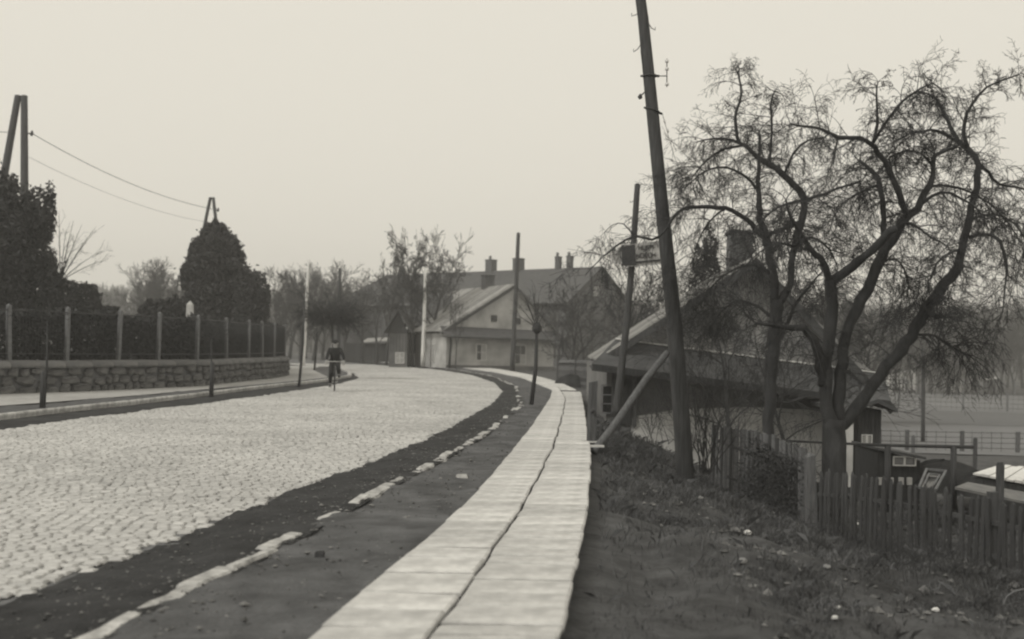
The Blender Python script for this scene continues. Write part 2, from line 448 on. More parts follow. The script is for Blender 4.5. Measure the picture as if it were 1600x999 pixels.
# right kerb: half buried pale stones
kerb = ribbon('kerb_line', lift(XK, -.07), lift(XK, .1), 3, 121, .056, M_mud, step=.12, nx=4, noise=.035, ns=.25)
kv = []
for k in range(6):
    mb = MB(); L = .36+.05*k; w = .07+.008*(k % 3)
    rk = random.Random(k+40); prof = [(x_*L, w*q_*rk.uniform(.75, 1.15)) for x_, q_ in ((-1,-.8),(-.6,-1),(-.2,-.9),(.3,-1),(.7,-.9),(1,-.7),(.97,.8),(.6,1),(.2,.8),(-.3,1),(-.7,.85),(-.96,.7))]
    nn = len(prof)
    vs_ = [(x, y_, -.06) for x, y_ in prof]+[(x, y_, .0) for x, y_ in prof]+[(x*.95, y_*.75, .016+.006*rnd.random()) for x, y_ in prof]
    mb.add(vs_, [(i, (i+1) % nn, (i+1) % nn+nn, i+nn) for i in range(nn)]+[(i+nn, (i+1) % nn+nn, (i+1) % nn+2*nn, i+2*nn) for i in range(nn)]+[tuple(range(2*nn, 3*nn))])
    me = bpy.data.meshes.new('kerb_stone'); me.from_pydata(mb.v, [], mb.f); me.materials.append(M_kerb); kv.append(me)
y = 4.5
gaps = [(9.2, 9.9), (12.4, 12.9), (18.6, 19.2), (23.2, 33.5), (35, 44)]
while y < 96:
    L = rnd.uniform(.62, .95)
    hid = any(a < y < b for a, b in gaps) and rnd.random() < .8
    if y < 9 or (not hid and rnd.random() > .05):
        ang = math.atan2(.6, XK(y+.3)-XK(y-.3))
        o = nobj('kerb_stone', kv[rnd.randrange(6)], kerb, (XK(y)+rnd.uniform(-.03, .03), y, .051+rnd.uniform(-.015, .007)))
        o.rotation_euler = (rnd.uniform(-.1, .1), rnd.uniform(-.025, .025), ang+rnd.uniform(-.05,.05))
        s_ = rnd.uniform(.7, 1.3); o.scale = (L/.9, s_, 1)
    y += L+.03
# left kerb
lkerb = ribbon('left_kerb_line', lift(XKL, -.08), lift(XKL, .08), 16, 83, .05, M_mud, step=.5, nx=1)
y = 18
while y < 80:
    L = .85
    ang = math.atan2(1, XKL(y+.5)-XKL(y-.5))
    o = nobj('kerb_stone', kv[rnd.randrange(6)], lkerb, (XKL(y), y, .1)); o.rotation_euler = (0, 0, ang); o.scale = (1.05, 1.3, 1.5)
    y += L*math.sin(ang) if math.sin(ang) > .4 else .4

# ------------------------------------------------------------------ left wall, fence, cemetery
cem = struct(npmesh('cemetery_ground', *(lambda ys: (
    [p for y in ys for p in ((XW(y)-.38, y, .92), (XW(y)-60, y+20, 1.25))],
    [(2*i, 2*i+2, 2*i+3, 2*i+1) for i in range(len(ys)-1)]))(np.arange(14, 83, 1.0)), M_verge))
YW0, YW1 = 22.0, 71.0
wl = thing('stone_wall', 'low rubble stone retaining wall with rounded coping along the left pavement', 'wall', (XW(40), 40, 0))
mb = MB()
ys = np.arange(YW0, YW1+.1, .5)
def wn(y):
    t = Vector((XW(y+.3)-XW(y-.3), .6)).normalized(); return Vector((-t.y, t.x)), t     # to the left, along
# end of the wall turns away from the street
END = [Vector((XW(YW1), YW1)), Vector((XW(YW1)-.6, YW1+1.3)), Vector((XW(YW1)-1.9, YW1+2.0)), Vector((XW(YW1)-5.5, YW1+2.6)), Vector((XW(YW1)-12, YW1+3.2))]
line = [Vector((XW(y), y)) for y in ys]+END[1:]
def offs(line, d):
    o = []
    for i, p in enumerate(line):
        t = (line[min(i+1, len(line)-1)]-line[max(i-1, 0)]).normalized()
        o.append(p+Vector((-t.y, t.x))*d)
    return o
A0 = offs(line, .03); A1 = offs(line, .36)
for i in range(len(line)-1):
    mb.hexa([(A0[i].x, A0[i].y, -.05), (A0[i+1].x, A0[i+1].y, -.05), (A1[i+1].x, A1[i+1].y, -.05), (A1[i].x, A1[i].y, -.05),
             (A0[i].x, A0[i].y, .82), (A0[i+1].x, A0[i+1].y, .82), (A1[i+1].x, A1[i+1].y, .82), (A1[i].x, A1[i].y, .82)])
mb.build('wall_core', M_mortar, wl)
# face stones
seg = [0]
for i in range(len(line)-1): seg.append(seg[-1]+(line[i+1]-line[i]).length)
def at(s_):
    s_ = max(0, min(s_, seg[-1]-1e-4)); i = int(np.searchsorted(seg, s_, 'right'))-1; i = min(i, len(line)-2)
    t = (s_-seg[i])/(seg[i+1]-seg[i]); p = line[i].lerp(line[i+1], t); d = (line[i+1]-line[i]).normalized()
    return p, d
svar = []
for k in range(7):
    mb = MB(); r_ = random.Random(k)
    m8 = 7
    ang = [2*math.pi*i/m8+r_.uniform(-.25, .25) for i in range(m8)]
    def sq(a): c, s_ = math.cos(a), math.sin(a); q = max(abs(c), abs(s_)); return c/q*.9, s_/q*.9
    prof = [tuple(.5*w_*r_.uniform(.86, 1) for w_ in sq(a_)) for a_ in ang]
    vs_ = [(x, 0, z) for x, z in prof]+[(x*.93, -.05, z*.93) for x, z in prof]+[(x*.6, -.085-r_.uniform(0, .03), z*.6) for x, z in prof]
    mb.add(vs_, [(i+k2*m8, (i+1) % m8+k2*m8, (i+1) % m8+(k2+1)*m8, i+(k2+1)*m8)[::1] for k2 in (0, 1) for i in range(m8)]+[tuple(range(2*m8, 3*m8))])
    me = bpy.data.meshes.new('stone'); me.from_pydata(mb.v, [], mb.f); me.materials.append(M_stone); svar.append(me)
org = ORG[wl.name]
for row in range(3):
    s_ = row*.2
    while s_ < seg[-1]-6:
        L = rnd.uniform(.25, .9); p, d = at(s_+L/2)
        o = nobj('stone', svar[rnd.randrange(7)], wl, (p.x-org.x+.0, p.y-org.y, .13+row*.27+rnd.uniform(-.05, .05)))
        o.rotation_euler = (0, rnd.uniform(-.06, .06), math.atan2(d.y, d.x)); o.scale = (L*1.02, rnd.uniform(.6, 1.3), rnd.uniform(.24, .36))
        # stones face the street: the street is to the right of the direction of travel
        s_ += L
s_ = 0
cv = MB(); prof = [(-.1, 0), (-.12, .06), (-.09, .14), (.0, .2), (.2, .22), (.36, .18), (.42, .06), (.42, 0)]
nn = len(prof); vs_ = [(x, y_, z) for x in (-.5, .5) for y_, z in prof]
cv.add(vs_, [(i, i+1, i+1+nn, i+nn) for i in range(nn-1)]+[(nn-1, 0, nn, 2*nn-1), tuple(range(nn))[::-1], tuple(range(nn, 2*nn))])
cme = bpy.data.meshes.new('coping_stone'); cme.from_pydata(cv.v, [], cv.f); cme.materials.append(M_cap)
while s_ < seg[-1]-1:
    L = rnd.uniform(.9, 1.3); p, d = at(s_+L/2)
    o = nobj('coping_stone', cme, wl, (p.x-org.x, p.y-org.y, .8+rnd.uniform(-.008, .008)))
    o.rotation_euler = (0, 0, math.atan2(d.y, d.x)); o.scale = (L-.015, 1, 1); s_ += L

fe = thing('iron_fence', 'dark iron railing with pale concrete posts on top of the stone wall', 'fence', (XW(40), 40, 1.0))
FL = offs(line, .16)
def fat(s_):
    i = min(int(np.searchsorted(seg, s_, 'right'))-1, len(line)-2); t = (s_-seg[i])/(seg[i+1]-seg[i]); return FL[i].lerp(FL[i+1], t), (FL[i+1]-FL[i]).normalized()
posts_px = [15, 105, 185, 247, 307, 354, 388, 410, 428, 441, 458]
# find the wall distance for each photographed post
def s_for_px(px):
    best = min(np.arange(0, seg[-1]-7, .1), key=lambda s_: abs(800+F*fat(s_)[0].x/fat(s_)[0].y-px)); return float(best)
ps = [s_for_px(p) for p in posts_px]
ps = [ps[0]-7.2, ps[0]-3.6]+ps
pm = MB()
pb = [(-.06, -.06), (.06, -.06), (.06, .06), (-.06, .06)]
pm.add([(x, y_, 0) for x, y_ in pb]+[(x*.9, y_*.9, 1.6) for x, y_ in pb]+[(0, 0, 1.66)], [(0,1,5,4),(1,2,6,5),(2,3,7,6),(3,0,4,7),(4,5,8),(5,6,8),(6,7,8),(7,4,8)])
pme = bpy.data.meshes.new('post'); pme.from_pydata(pm.v, [], pm.f); pme.materials.append(M_conc)
fo = ORG[fe.name]
for s_ in ps:
    if s_ < 0: continue
    p, d = fat(s_); o = nobj('post', pme, fe, (p.x-fo.x, p.y-fo.y, -.02)); o.rotation_euler = (rnd.uniform(-.03, .03), rnd.uniform(-.03, .03)+.02, math.atan2(d.y, d.x))
ba = Tubes()
smax = ps[-1]
for zz in (.2, 1.45):
    ra = Tubes()
    for s_ in np.arange(0, smax-.5, .5):
        p, _ = fat(s_); q, _ = fat(s_+.5); ra.add([(p.x, p.y, 1+zz), (q.x, q.y, 1+zz)], [.02, .02])
    ra.build('rail', M_iron, fe, n=4)
for s_ in np.arange(.05, smax, .11):
    p, _ = fat(s_); ba.add([(p.x, p.y, 1.05), (p.x, p.y, 2.52)], [.011, .011])
b_ = ba.build('bars', M_iron, fe, n=4); b_['kind'] = 'stuff'

# leaves in bulk
def leaf_quads(C, size, flat=0.0):
    n = len(C); a = nr.normal(size=(n, 3)); a /= np.linalg.norm(a, axis=1, keepdims=True)
    r = nr.normal(size=(n, 3)); r[:, 2] *= (1-flat); b = np.cross(a, r); b /= np.linalg.norm(b, axis=1, keepdims=True)+1e-9
    s_ = size*nr.uniform(.6, 1.3, (n, 1))
    a = a*s_*1.1; b = b*s_*.55
    v = np.stack([C-a, C-b*.9, C+a, C+b], 1).reshape(-1, 3)
    return v, np.arange(n*4).reshape(n, 4)
def lobes_cloud(lobes, n, core=.25):
    w = np.array([l[3]*l[4]*l[5] for l in lobes])**.75; w /= w.sum()
    k = nr.choice(len(lobes), n, p=w); L = np.array([l[:6] for l in lobes])[k]
    d = nr.normal(size=(n, 3)); d /= np.linalg.norm(d, axis=1, keepdims=True)
    r = np.where(nr.rand(n) < core, nr.rand(n)**.5, 1-.3*nr.rand(n)**1.5)+np.where(nr.rand(n) < .2, nr.exponential(.06, n), 0)
    bumpy = 1+.13*np.sin(d[:, 0]*9+k)*np.sin(d[:, 1]*8+k*2)*np.sin(d[:, 2]*10+k*3)
    return L[:, :3]+d*L[:, 3:6]*(r*bumpy)[:, None]
def evergreen(name, label, base, lobes, n, size, trunk_h, group=None, rough_lobes=16, r=.18, cat='tree'):
    t = thing(name, label, cat, base, group)
    L2 = list(lobes)
    for _ in range(rough_lobes):
        l = lobes[rnd.randrange(len(lobes))]; d = Vector((rnd.gauss(0, 1), rnd.gauss(0, 1), rnd.gauss(0, 1))).normalized(); q = rnd.uniform(.12, .3)
        L2.append((l[0]+d.x*l[3]*.98, l[1]+d.y*l[4]*.98, l[2]+d.z*l[5]*1.0, l[3]*q, l[4]*q, l[5]*q*1.3))
    v, f = leaf_quads(lobes_cloud(L2, n), size)
    # nothing under the soil
    npmesh('foliage', v, f, M_leafdark, t)
    mb = MB(); b = Vector(base); mb.tube([b-Vector((0, 0, .1)), b+Vector((.05, 0, trunk_h*.5)), b+Vector((0, .03, trunk_h))], [r, r*.8, r*.35], 8); mb.build('trunk', M_bark, t, True)
    return t
def lobe_px(px, py, Y, rw, rh, rd=None):
    p = P(px, py, Y); k = Y/F; return (p.x, p.y, p.z, rw*k, (rd or rw)*k, rh*k)
gz_c = 1.1
def base_px(px, Y, z=gz_c): p = P(px, 545, Y); return (p.x, p.y, z)
evergreen('evergreen_tree', 'tall dark evergreen at the left edge behind the railing', base_px(18, 50),
    [lobe_px(10, 430, 50, 75, 90, 60), lobe_px(15, 360, 50, 52, 75, 48), lobe_px(-10, 310, 50, 30, 55, 30), lobe_px(58, 340, 50, 26, 48, 28), lobe_px(78, 330, 50, 10, 40, 10), lobe_px(70, 455, 50, 32, 55, 30), lobe_px(-30, 400, 50, 80, 120, 60)],
    34000, .1, 7, rough_lobes=60, r=.3)
evergreen('evergreen_tree', 'broad dark evergreen whose top hides the feet of the middle A-frame pole', base_px(338, 72),
    [lobe_px(338, 480, 72, 50, 60, 45), lobe_px(338, 425, 72, 48, 44, 42), lobe_px(340, 388, 72, 36, 30, 32), lobe_px(338, 368, 72, 20, 22, 20), lobe_px(300, 430, 72, 18, 26, 22)],
    34000, .125, 6, rough_lobes=70, r=.3)
evergreen('evergreen_tree', 'smaller rounded evergreen touching the right side of the broad one', base_px(400, 70),
    [lobe_px(399, 470, 70, 21, 48, 22), lobe_px(392, 490, 70, 28, 48, 26), lobe_px(384, 455, 70, 18, 34, 18)], 9000, .11, 4, rough_lobes=24, r=.15)
evergreen('evergreen_shrub', 'low dome-shaped evergreen left of the pale gravestones', base_px(130, 58),
    [lobe_px(130, 475, 58, 28, 32, 28), lobe_px(126, 500, 58, 34, 32, 30)], 7000, .1, 1.8, rough_lobes=18, r=.1, cat='shrub')
evergreen('evergreen_shrub', 'dark clipped shrub just left of the white obelisk', base_px(252, 62),
    [lobe_px(252, 495, 62, 30, 26, 25), lobe_px(272, 490, 62, 20, 24, 20)], 7000, .1, 1.6, rough_lobes=18, r=.1, cat='shrub')
evergreen('evergreen_shrub', 'small dark shrub behind the dome-shaped evergreen and the low gravestones', base_px(168, 60),
    [lobe_px(168, 505, 60, 24, 26, 20)], 3500, .12, 1.3, rough_lobes=5, r=.1, cat='shrub')
# hedge behind the railing
hp = []
for s_ in np.arange(0, seg[-1]-4, .035):
    i = min(int(np.searchsorted(seg, s_, 'right'))-1, len(line)-2)
    q = offs_line = None
    p, d = at(s_)
    nrm = Vector((-d.y, d.x))
    for _ in range(34):
        o_ = .5+.5*rnd.random(); z = .95+rnd.random()*(1.5+.1*math.sin(s_*.9)+.07*math.sin(s_*3.1)+.1*rnd.random())
        hp.append((p.x+nrm.x*o_, p.y+nrm.y*o_, z))
v, f = leaf_quads(np.array(hp), .085)
hedge = npmesh('hedge', v, f, M_leafdark); tag(hedge, 'dark evergreen hedge standing right behind the railing', 'hedge')

def gravestone(name, label, px, pt, pb, Y, w, style, m, grp='gravestones behind the railing'):
    t = P(px, pt, Y); wz = t.z; b = Vector((t.x, Y, gz_c-.15))
    th = thing(name, label, 'gravestone', b, grp)
    pl = MB(); pl.box((b.x, b.y, b.z+.2), (w*1.5, w*1.3, .4)); pl.build('plinth', M_gravegrey, th)
    mb = MB(); h0 = b.z+.4; hw_ = w/2
    if style == 'obelisk':
        mb.add([(b.x+x*hw_, b.y+y_*hw_, h0) for x, y_ in ((-1,-1),(1,-1),(1,1),(-1,1))]+[(b.x+x*hw_*.68, b.y+y_*hw_*.68, wz-.2) for x, y_ in ((-1,-1),(1,-1),(1,1),(-1,1))]+[(b.x, b.y, wz)],
               [(3,2,1,0),(0,1,5,4),(1,2,6,5),(2,3,7,6),(3,0,4,7),(4,5,8),(5,6,8),(6,7,8),(7,4,8)])
        mb.build('shaft', m, th)
    elif style == 'cross':
        mb.box((b.x, b.y, (h0+wz)/2), (.14, .12, wz-h0)); mb.box((b.x, b.y, wz-.3), (.55, .1, .13)); mb.build('cross', m, th)
    else:
        pts = [(b.x-hw_, b.y-.08, h0), (b.x+hw_, b.y-.08, h0)]+[(b.x+hw_*math.cos(a_), b.y-.08, wz-hw_*.5+hw_*.5*math.sin(a_)) for a_ in np.linspace(0, math.pi, 9)]
        mb.plate(pts, (0, 1, 0), .16); mb.build('headstone', m, th)
gravestone('gravestone', 'tall white obelisk in front of the broad evergreen', 297, 470, 515, 60, .42, 'obelisk', M_grave)
gravestone('gravestone', 'small bright square stone left of the clipped shrub', 219, 501, 515, 58, .34, 'slab', M_grave)
gravestone('gravestone', 'grey pointed stone between the low shrubs and the bright square stone', 202, 480, 515, 60, .3, 'obelisk', M_gravegrey)
gravestone('gravestone', 'wide grey rounded headstone under the dome-shaped evergreen', 140, 493, 515, 56, .5, 'slab', M_gravegrey)
gravestone('gravestone', 'narrow grey stone nearest the tall left evergreen', 116, 495, 515, 56, .22, 'slab', M_gravegrey)
gravestone('gravestone', 'narrow white stone in front of the smaller rounded evergreen', 401, 507, 520, 66, .36, 'obelisk', M_grave)
gravestone('gravestone', 'low white headstone last in the row near the wall end', 419, 519, 530, 66, .42, 'slab', M_grave)

# ------------------------------------------------------------------ bare tree growth
def grow(tb, start, d, length, r0, depth, rs, droop=.0, segs=5, wig=.25, kids=(5, 4, 3), kl=.5, ang=(.5, 1.1), stop=.0015, upright=0.0):
    p = Vector(start); d = Vector(d).normalized(); pts = [tuple(p)]; rad = [r0]; dirs = [d.copy()]
    st = length/segs
    for i in range(segs):
        d = (d+Vector((rs.gauss(0, wig), rs.gauss(0, wig), rs.gauss(0, wig)*.8-droop*(.4+i/segs)+upright))*.6).normalized()
        p = p+d*st; pts.append(tuple(p)); rad.append(max(r0*(1-.8*(i+1)/segs), stop)); dirs.append(d.copy())
    tb.add(pts, rad)
    if depth <= 0: return
    for _ in range(kids[len(kids)-depth] if depth <= len(kids) else kids[0]):
        t = rs.uniform(.15, 1)*segs; i = min(int(t), segs-1); q = Vector(pts[i]).lerp(Vector(pts[i+1]), t-i)
        dd = dirs[i+1]; o = dd.orthogonal().normalized(); o.rotate(Matrix.Rotation(rs.uniform(0, 6.283), 3, dd))
        a_ = rs.uniform(*ang); nd = dd*math.cos(a_)+o*math.sin(a_)
        grow(tb, q, nd, length*kl*rs.uniform(.6, 1.25), max(rad[i]*.62, stop), depth-1, rs, droop, max(3, segs-1), wig, kids, kl, ang, stop, upright)

def bare_tree_mesh(seed, h, trunk_r, fork=.35, limbs=6, spread=.6, kids=(5, 4, 3), droop=0, stop=.006, lean=0.0, upright=.12, levels=3):
    rs = random.Random(seed); tr = MB(); tw = Tubes()
    pts = [Vector((0, 0, -.2))]; n_ = 7; d = Vector((lean, 0, 1)).normalized(); rad = [trunk_r*1.25]
    for i in range(n_):
        d = (d+Vector((rs.gauss(0, .07), rs.gauss(0, .07), .05))).normalized(); pts.append(pts[-1]+d*h*.78/n_); rad.append(trunk_r*(1-.85*((i+1)/n_)**1.1))
    tr.tube(pts, rad, 7)
    for k in range(limbs):
        t = fork+(1-fork)*(k+rs.random())/limbs; i = min(int(t*n_), n_-1); q = pts[i].lerp(pts[i+1], t*n_-i)
        a_ = k*2.4+rs.uniform(-.5, .5); nd = Vector((math.cos(a_)*spread, math.sin(a_)*spread, 1.0))
        L = h*(.5-.22*t)*rs.uniform(.8, 1.2)
        grow(tw, q, nd, L, rad[i]*.55, levels, rs, droop, 6, .2, kids, .5, (.35, .95), stop, upright)
    grow(tw, pts[-1], d, h*.25, rad[-1], 2, rs, droop, 5, .2, kids[-2:], .6, (.3, .8), stop, upright)
    return tr, tw
TREE_VARS = {}
def tree_variant(key, **kw):
    tr, tw = bare_tree_mesh(**kw)
    me1 = bpy.data.meshes.new('trunk'); me1.from_pydata([tuple(p) for p in tr.v], [], tr.f); me1.materials.append(M_bark)
    v, f = tw.arrays(3); me2 = bpy.data.meshes.new('branches'); me2.from_pydata(v.tolist(), [], f.tolist()); me2.materials.append(M_twig)
    TREE_VARS[key] = (me1, me2)
def put_tree(key, loc, s, rz, label, group=None, name='bare_tree', sx=1.0):
    t = thing(name, label, 'tree', loc, group)
    t.rotation_euler = (0, 0, rz); t.scale = (s*sx, s*sx, s)
    nobj('trunk', TREE_VARS[key][0], t); nobj('branches', TREE_VARS[key][1], t)
    return t
for k in range(4):
    tree_variant('wood%d' % k, seed=30+k, h=10, trunk_r=.16, limbs=11, spread=.42, kids=(6, 5, 3), stop=.014, upright=.16, fork=.2)
for k in range(3):
    tree_variant('fruit%d' % k, seed=60+k, h=7, trunk_r=.14, limbs=8, spread=.9, kids=(5, 5, 4), stop=.012, upright=.03, fork=.3, lean=.1)

# far woods beyond the fields and behind the street
rs = random.Random(5); N = 0
def plant(px, Y, top_y, key=None, label='', group=None, z=None, sx=1.0):
    p = P(px, 545, Y); zz = gzf(p.x, Y) if z is None else z
    ht = P(px, top_y, Y).z-zz
    key = key or 'wood%d' % rs.randrange(4)
    H0 = 10.5 if key.startswith('wood') else 7.3
    return put_tree(key, (p.x, Y, zz), ht/H0, rs.uniform(0, 6.28), label, group, sx=sx)
for i in range(34):
    px = 1390+i*8.2+rs.uniform(-5, 5); Y = rs.uniform(150, 215)
    plant(px, Y, rs.uniform(462, 520)+(20 if px < 1430 else 0), label='bare tree in the far wood beyond the right-hand fields', group='trees of the far wood on the right', sx=1.25)
ORD = 'first second third fourth fifth sixth seventh eighth ninth tenth eleventh twelfth thirteenth fourteenth fifteenth sixteenth'.split()
for i in range(16):
    px = 985+i*25+rs.uniform(-8, 8); plant(px, rs.uniform(60, 110), rs.uniform(425, 480), label=ORD[i]+' from the left of the bare trees rising behind the near cottage', group='trees behind the near cottage', z=-2.5, sx=1.2)
for i, (px, Y, ty) in enumerate(sorted([(436, 120, 425), (452, 130, 415), (470, 112, 425), (490, 120, 412), (505, 128, 428), (520, 135, 450), (540, 130, 440), (445, 105, 460), (478, 140, 430), (560, 138, 445), (583, 140, 440)])):
    plant(px, Y, ty, label=ORD[i]+' from the left of the hazy bare trees between the evergreens and the dark shed', group='hazy trees behind the bend', sx=1.3)
for i, (px, Y, ty) in enumerate(sorted([(240, 125, 418), (255, 130, 408), (268, 128, 412), (226, 140, 440), (285, 135, 430), (205, 150, 455), (180, 160, 460), (158, 155, 458)])):
    plant(px, Y, ty, label=ORD[i]+' from the left of the hazy bare trees beyond the cemetery', group='hazy trees beyond the cemetery', sx=1.2)
# far wood mass on the hill
wood = Tubes(); rw = random.Random(3)
for _ in range(2600):
    Yh = rw.uniform(225, 420); px = rw.uniform(-80, 1680); X = (px-800)/F*Yh; z = gzf(X, Yh); hh = rw.uniform(4, 7)
    for k in range(3):
        a_ = rw.uniform(0, 6.28); q = rw.uniform(.5, 2.0)
        wood.add([(X, Yh, z), (X+math.cos(a_)*q*.4, Yh+math.sin(a_)*q*.4, z+hh*.55), (X+math.cos(a_)*q, Yh+math.sin(a_)*q, z+hh)], [.2, .14, .05])
    for k in range(5):
        a_ = rw.uniform(0, 6.28); z0 = z+hh*rw.uniform(.3, .7); q = rw.uniform(1, 2.2)
        wood.add([(X, Yh, z0), (X+math.cos(a_)*q*.6, Yh+math.sin(a_)*q*.6, z0+hh*.2), (X+math.cos(a_)*q, Yh+math.sin(a_)*q, z0+hh*.4)], [.1, .08, .03])
w_ = wood.build('far_wood', M_twig, None, 3); tag(w_, 'hazy leafless woodland covering the distant hillside', 'woodland', kind='stuff')

# the pair of bare trees before the far house, and others round it
tree_variant('pairA', seed=81, h=10, trunk_r=.22, limbs=12, spread=.85, kids=(7, 5, 4), stop=.02, upright=.0, fork=.35)
tree_variant('pairB', seed=92, h=10, trunk_r=.24, limbs=12, spread=1.0, kids=(7, 5, 4), stop=.02, upright=.0, fork=.3)
def plant2(key, px, Y, top, z, rz, label, sx=1, H0=10.2):
    p = P(px, 545, Y); return put_tree(key, (p.x, Y, z), (P(px, top, Y).z-z)/H0, rz, label, sx=sx)
plant2('pairA', 645, 90, 358, -.05, 1.0, 'tall bare tree just left of the near white pole, before the far house', sx=.62)
plant2('pairB', 672, 91, 366, -.05, 2.2, 'tall spreading bare tree just right of the near white pole, before the far house', sx=.72)
plant2('pairA', 604, 96, 385, -.05, 3.4, 'thin bare tree with a bushy top left of the far house', sx=.5)
plant2('fruit0', 588, 102, 428, -.05, .4, 'crooked bare fruit tree nearest the dark shed at the bend', sx=1.0, H0=7.2)
plant2('fruit1', 566, 106, 432, -.05, 2.0, 'forked bare fruit tree standing between the dark pole and the shed', sx=1.0, H0=7.2)
plant2('fruit2', 712, 84, 455, -.05, 1.1, 'slim bare sapling against the corner of the far house', sx=.4, H0=7.2)
plant2('fruit1', 895, 60, 440, -.6, 4.0, 'bare fruit tree behind the young trees right of the far house', sx=1.0, H0=7.2)
plant2('fruit2', 872, 72, 455, -.5, 5.1, 'bare fruit tree between the far house and the dark plank wall', sx=1.0, H0=7.2)
plant2('fruit0', 918, 75, 450, -1.0, 2.6, 'bare fruit tree below the gable of the large building', sx=1.0, H0=7.2)
plant2('fruit0', 1000, 46, 372, -1.5, 1.6, 'bare tree between the short leaning pole and the cottage ridge', sx=.75, H0=7.2)
tree_variant('veil', seed=71, h=6, trunk_r=.07, limbs=10, spread=1.0, kids=(6, 5, 3), stop=.0045, upright=-.01, fork=.25)
for (px, Y, top, z, rz, lab) in ((1150, 27.5, 395, -1.6, 2.0, 'slender twiggy tree before the peak of the cottage gable'), (1235, 27, 430, -1.7, 3.5, 'slender twiggy tree between the two apple trunks'), (1340, 40, 440, -1.9, 5.0, 'slender twiggy tree behind the right end of the cottage')):
    plant2('veil', px, Y, top, z, rz, lab, sx=1.15, H0=6.3)
# the brush of bare shoots beside the left evergreen
t = thing('bare_shrub', 'fan of long bare shoots sticking out right of the tall evergreen', 'shrub', base_px(88, 54))
tb = Tubes(); b = Vector(base_px(88, 54))
for (ex, ey) in [(150, 355), (160, 392), (115, 345), (128, 352), (103, 360), (92, 330), (140, 372), (108, 400), (170, 405)]:
    e = P(ex, ey, 54+rs.uniform(-.6, .6)); s0 = P(94, 440, 54); pts = [tuple(s0.lerp(e, q_)+Vector((0, 0, .12*math.sin(q_*3)))) for q_ in (0, .25, .5, .75, 1)]
    tb.add(pts, [.03, .026, .02, .013, .006])
    for _ in range(6):
        q_ = rs.uniform(.3, .9); c = s0.lerp(e, q_); dd = (e-s0).normalized()+Vector((rs.gauss(0, .3), rs.gauss(0, .3), rs.gauss(0, .3))); grow(tb, c, dd, rs.uniform(.3, .8), .008, 1, rs, segs=3, kids=(2,), stop=.005)
tb.build('shoots', M_twig, t)
mb = MB(); mb.tube([b, P(94, 440, 54)], [.09, .05], 6); mb.build('stem', M_bark, t, True)

# ------------------------------------------------------------------ the two old apple trees
def spine(pxs, Y0, Y1):
    n_ = len(pxs); o = []
    for i, (x, y_, w_) in enumerate(pxs):
        Yq = Y0+(Y1-Y0)*i/(n_-1); o.append((P(x, y_, Yq), w_*.5*Yq/F*.59))
    return o
def densify(sp, rs, jit):
    pts, rad = [], []
    for i in range(len(sp)-1):
        p0 = sp[max(i-1, 0)][0]; p1 = sp[i][0]; p2 = sp[i+1][0]; p3 = sp[min(i+2, len(sp)-1)][0]
        m_ = max(2, int((p2-p1).length/.13))
        for k in range(m_):
            t = k/m_
            q = .5*((2*p1)+(p2-p0)*t+(2*p0-5*p1+4*p2-p3)*t*t+(3*p1-p0-3*p2+p3)*t*t*t)
            r_ = sp[i][1]+(sp[i+1][1]-sp[i][1])*t
            pts.append(q+Vector((rs.gauss(0, jit), rs.gauss(0, jit), rs.gauss(0, jit)))*min(1, r_*18)*1.3); rad.append(r_*rs.uniform(.93, 1.1))
    pts.append(sp[-1][0]); rad.append(sp[-1][1]); return pts, rad
def apple_tree(name, label, base, trunk, limbs, seed, Yb, dens, droop=.42, tl=(.35, .95), clip=None, kids=(7, 4)):
    rs = random.Random(seed); th = thing(name, label, 'tree', base)
    mb = MB(); pts, rad = densify(spine(trunk, Yb, Yb), rs, .01); mb.tube(pts, rad, 14); mb.build('trunk', M_bark, th, True)
    known = [(x, y_, Yb) for x, y_, w_ in trunk]; tw = Tubes(); lm = MB()
    allp = []
    for L in limbs:
        dy, pl = L[0], L[1:]
        k0 = min(known, key=lambda k: (k[0]-pl[0][0])**2+(k[1]-pl[0][1])**2); Y0 = k0[2]; Y1 = Yb+dy
        sp = spine(pl, Y0, Y1)
        for i, (x, y_, w_) in enumerate(pl): known.append((x, y_, Y0+(Y1-Y0)*i/(len(pl)-1)))
        pts, rad = densify(sp, rs, .012)
        if rad[0] > .018:
            o = MB(); o.tube(pts, rad, 9 if rad[0] > .03 else 6); o.build('limb', M_bark, th, True)
        else: lm.tube(pts, rad, 5)
        for i in range(1, len(pts)):
            allp.append((pts[i], (pts[i]-pts[i-1]).normalized(), rad[i], i/len(pts), pl[0][2]))
    if lm.v: lm.build('small_limbs', M_bark, th, True)
    for p, d, r_, t, w0 in allp:
        kf = 1.0 if r_ < .05 else .35
        nk = dens*kf*(.5+t)*(.35 if p.x < 2.75 else 1)
        nk = int(nk)+(rs.random() < nk-int(nk))
        for _ in range(nk):
            o = d.orthogonal().normalized(); o.rotate(Matrix.Rotation(rs.uniform(0, 6.283), 3, d)); a_ = rs.uniform(.5, 1.4)
            nd = d*math.cos(a_)*.8+o*math.sin(a_)+Vector((0, 0, -.05))
            grow(tw, p, nd, rs.uniform(*tl)*(.6 if 800+F*p.x/p.y < 2400 and HZ-F*(p.z-H)/p.y < 175 else .8 if HZ-F*(p.z-H)/p.y < 240 else 1.0), min(r_*.6, rs.uniform(.0055, .011)), 2, rs, droop*rs.uniform(.1, 1.3), 6, .15, kids, .42, (.45, 1.2), .0028)
    v, f = tw.arrays(3)
    tw.build('twigs', M_twig, th, 3)
    return th
YA = 17.0
trunkA = [(1302, 800, 84), (1303, 760, 62), (1304, 720, 56), (1304, 690, 60), (1304, 655, 66)]
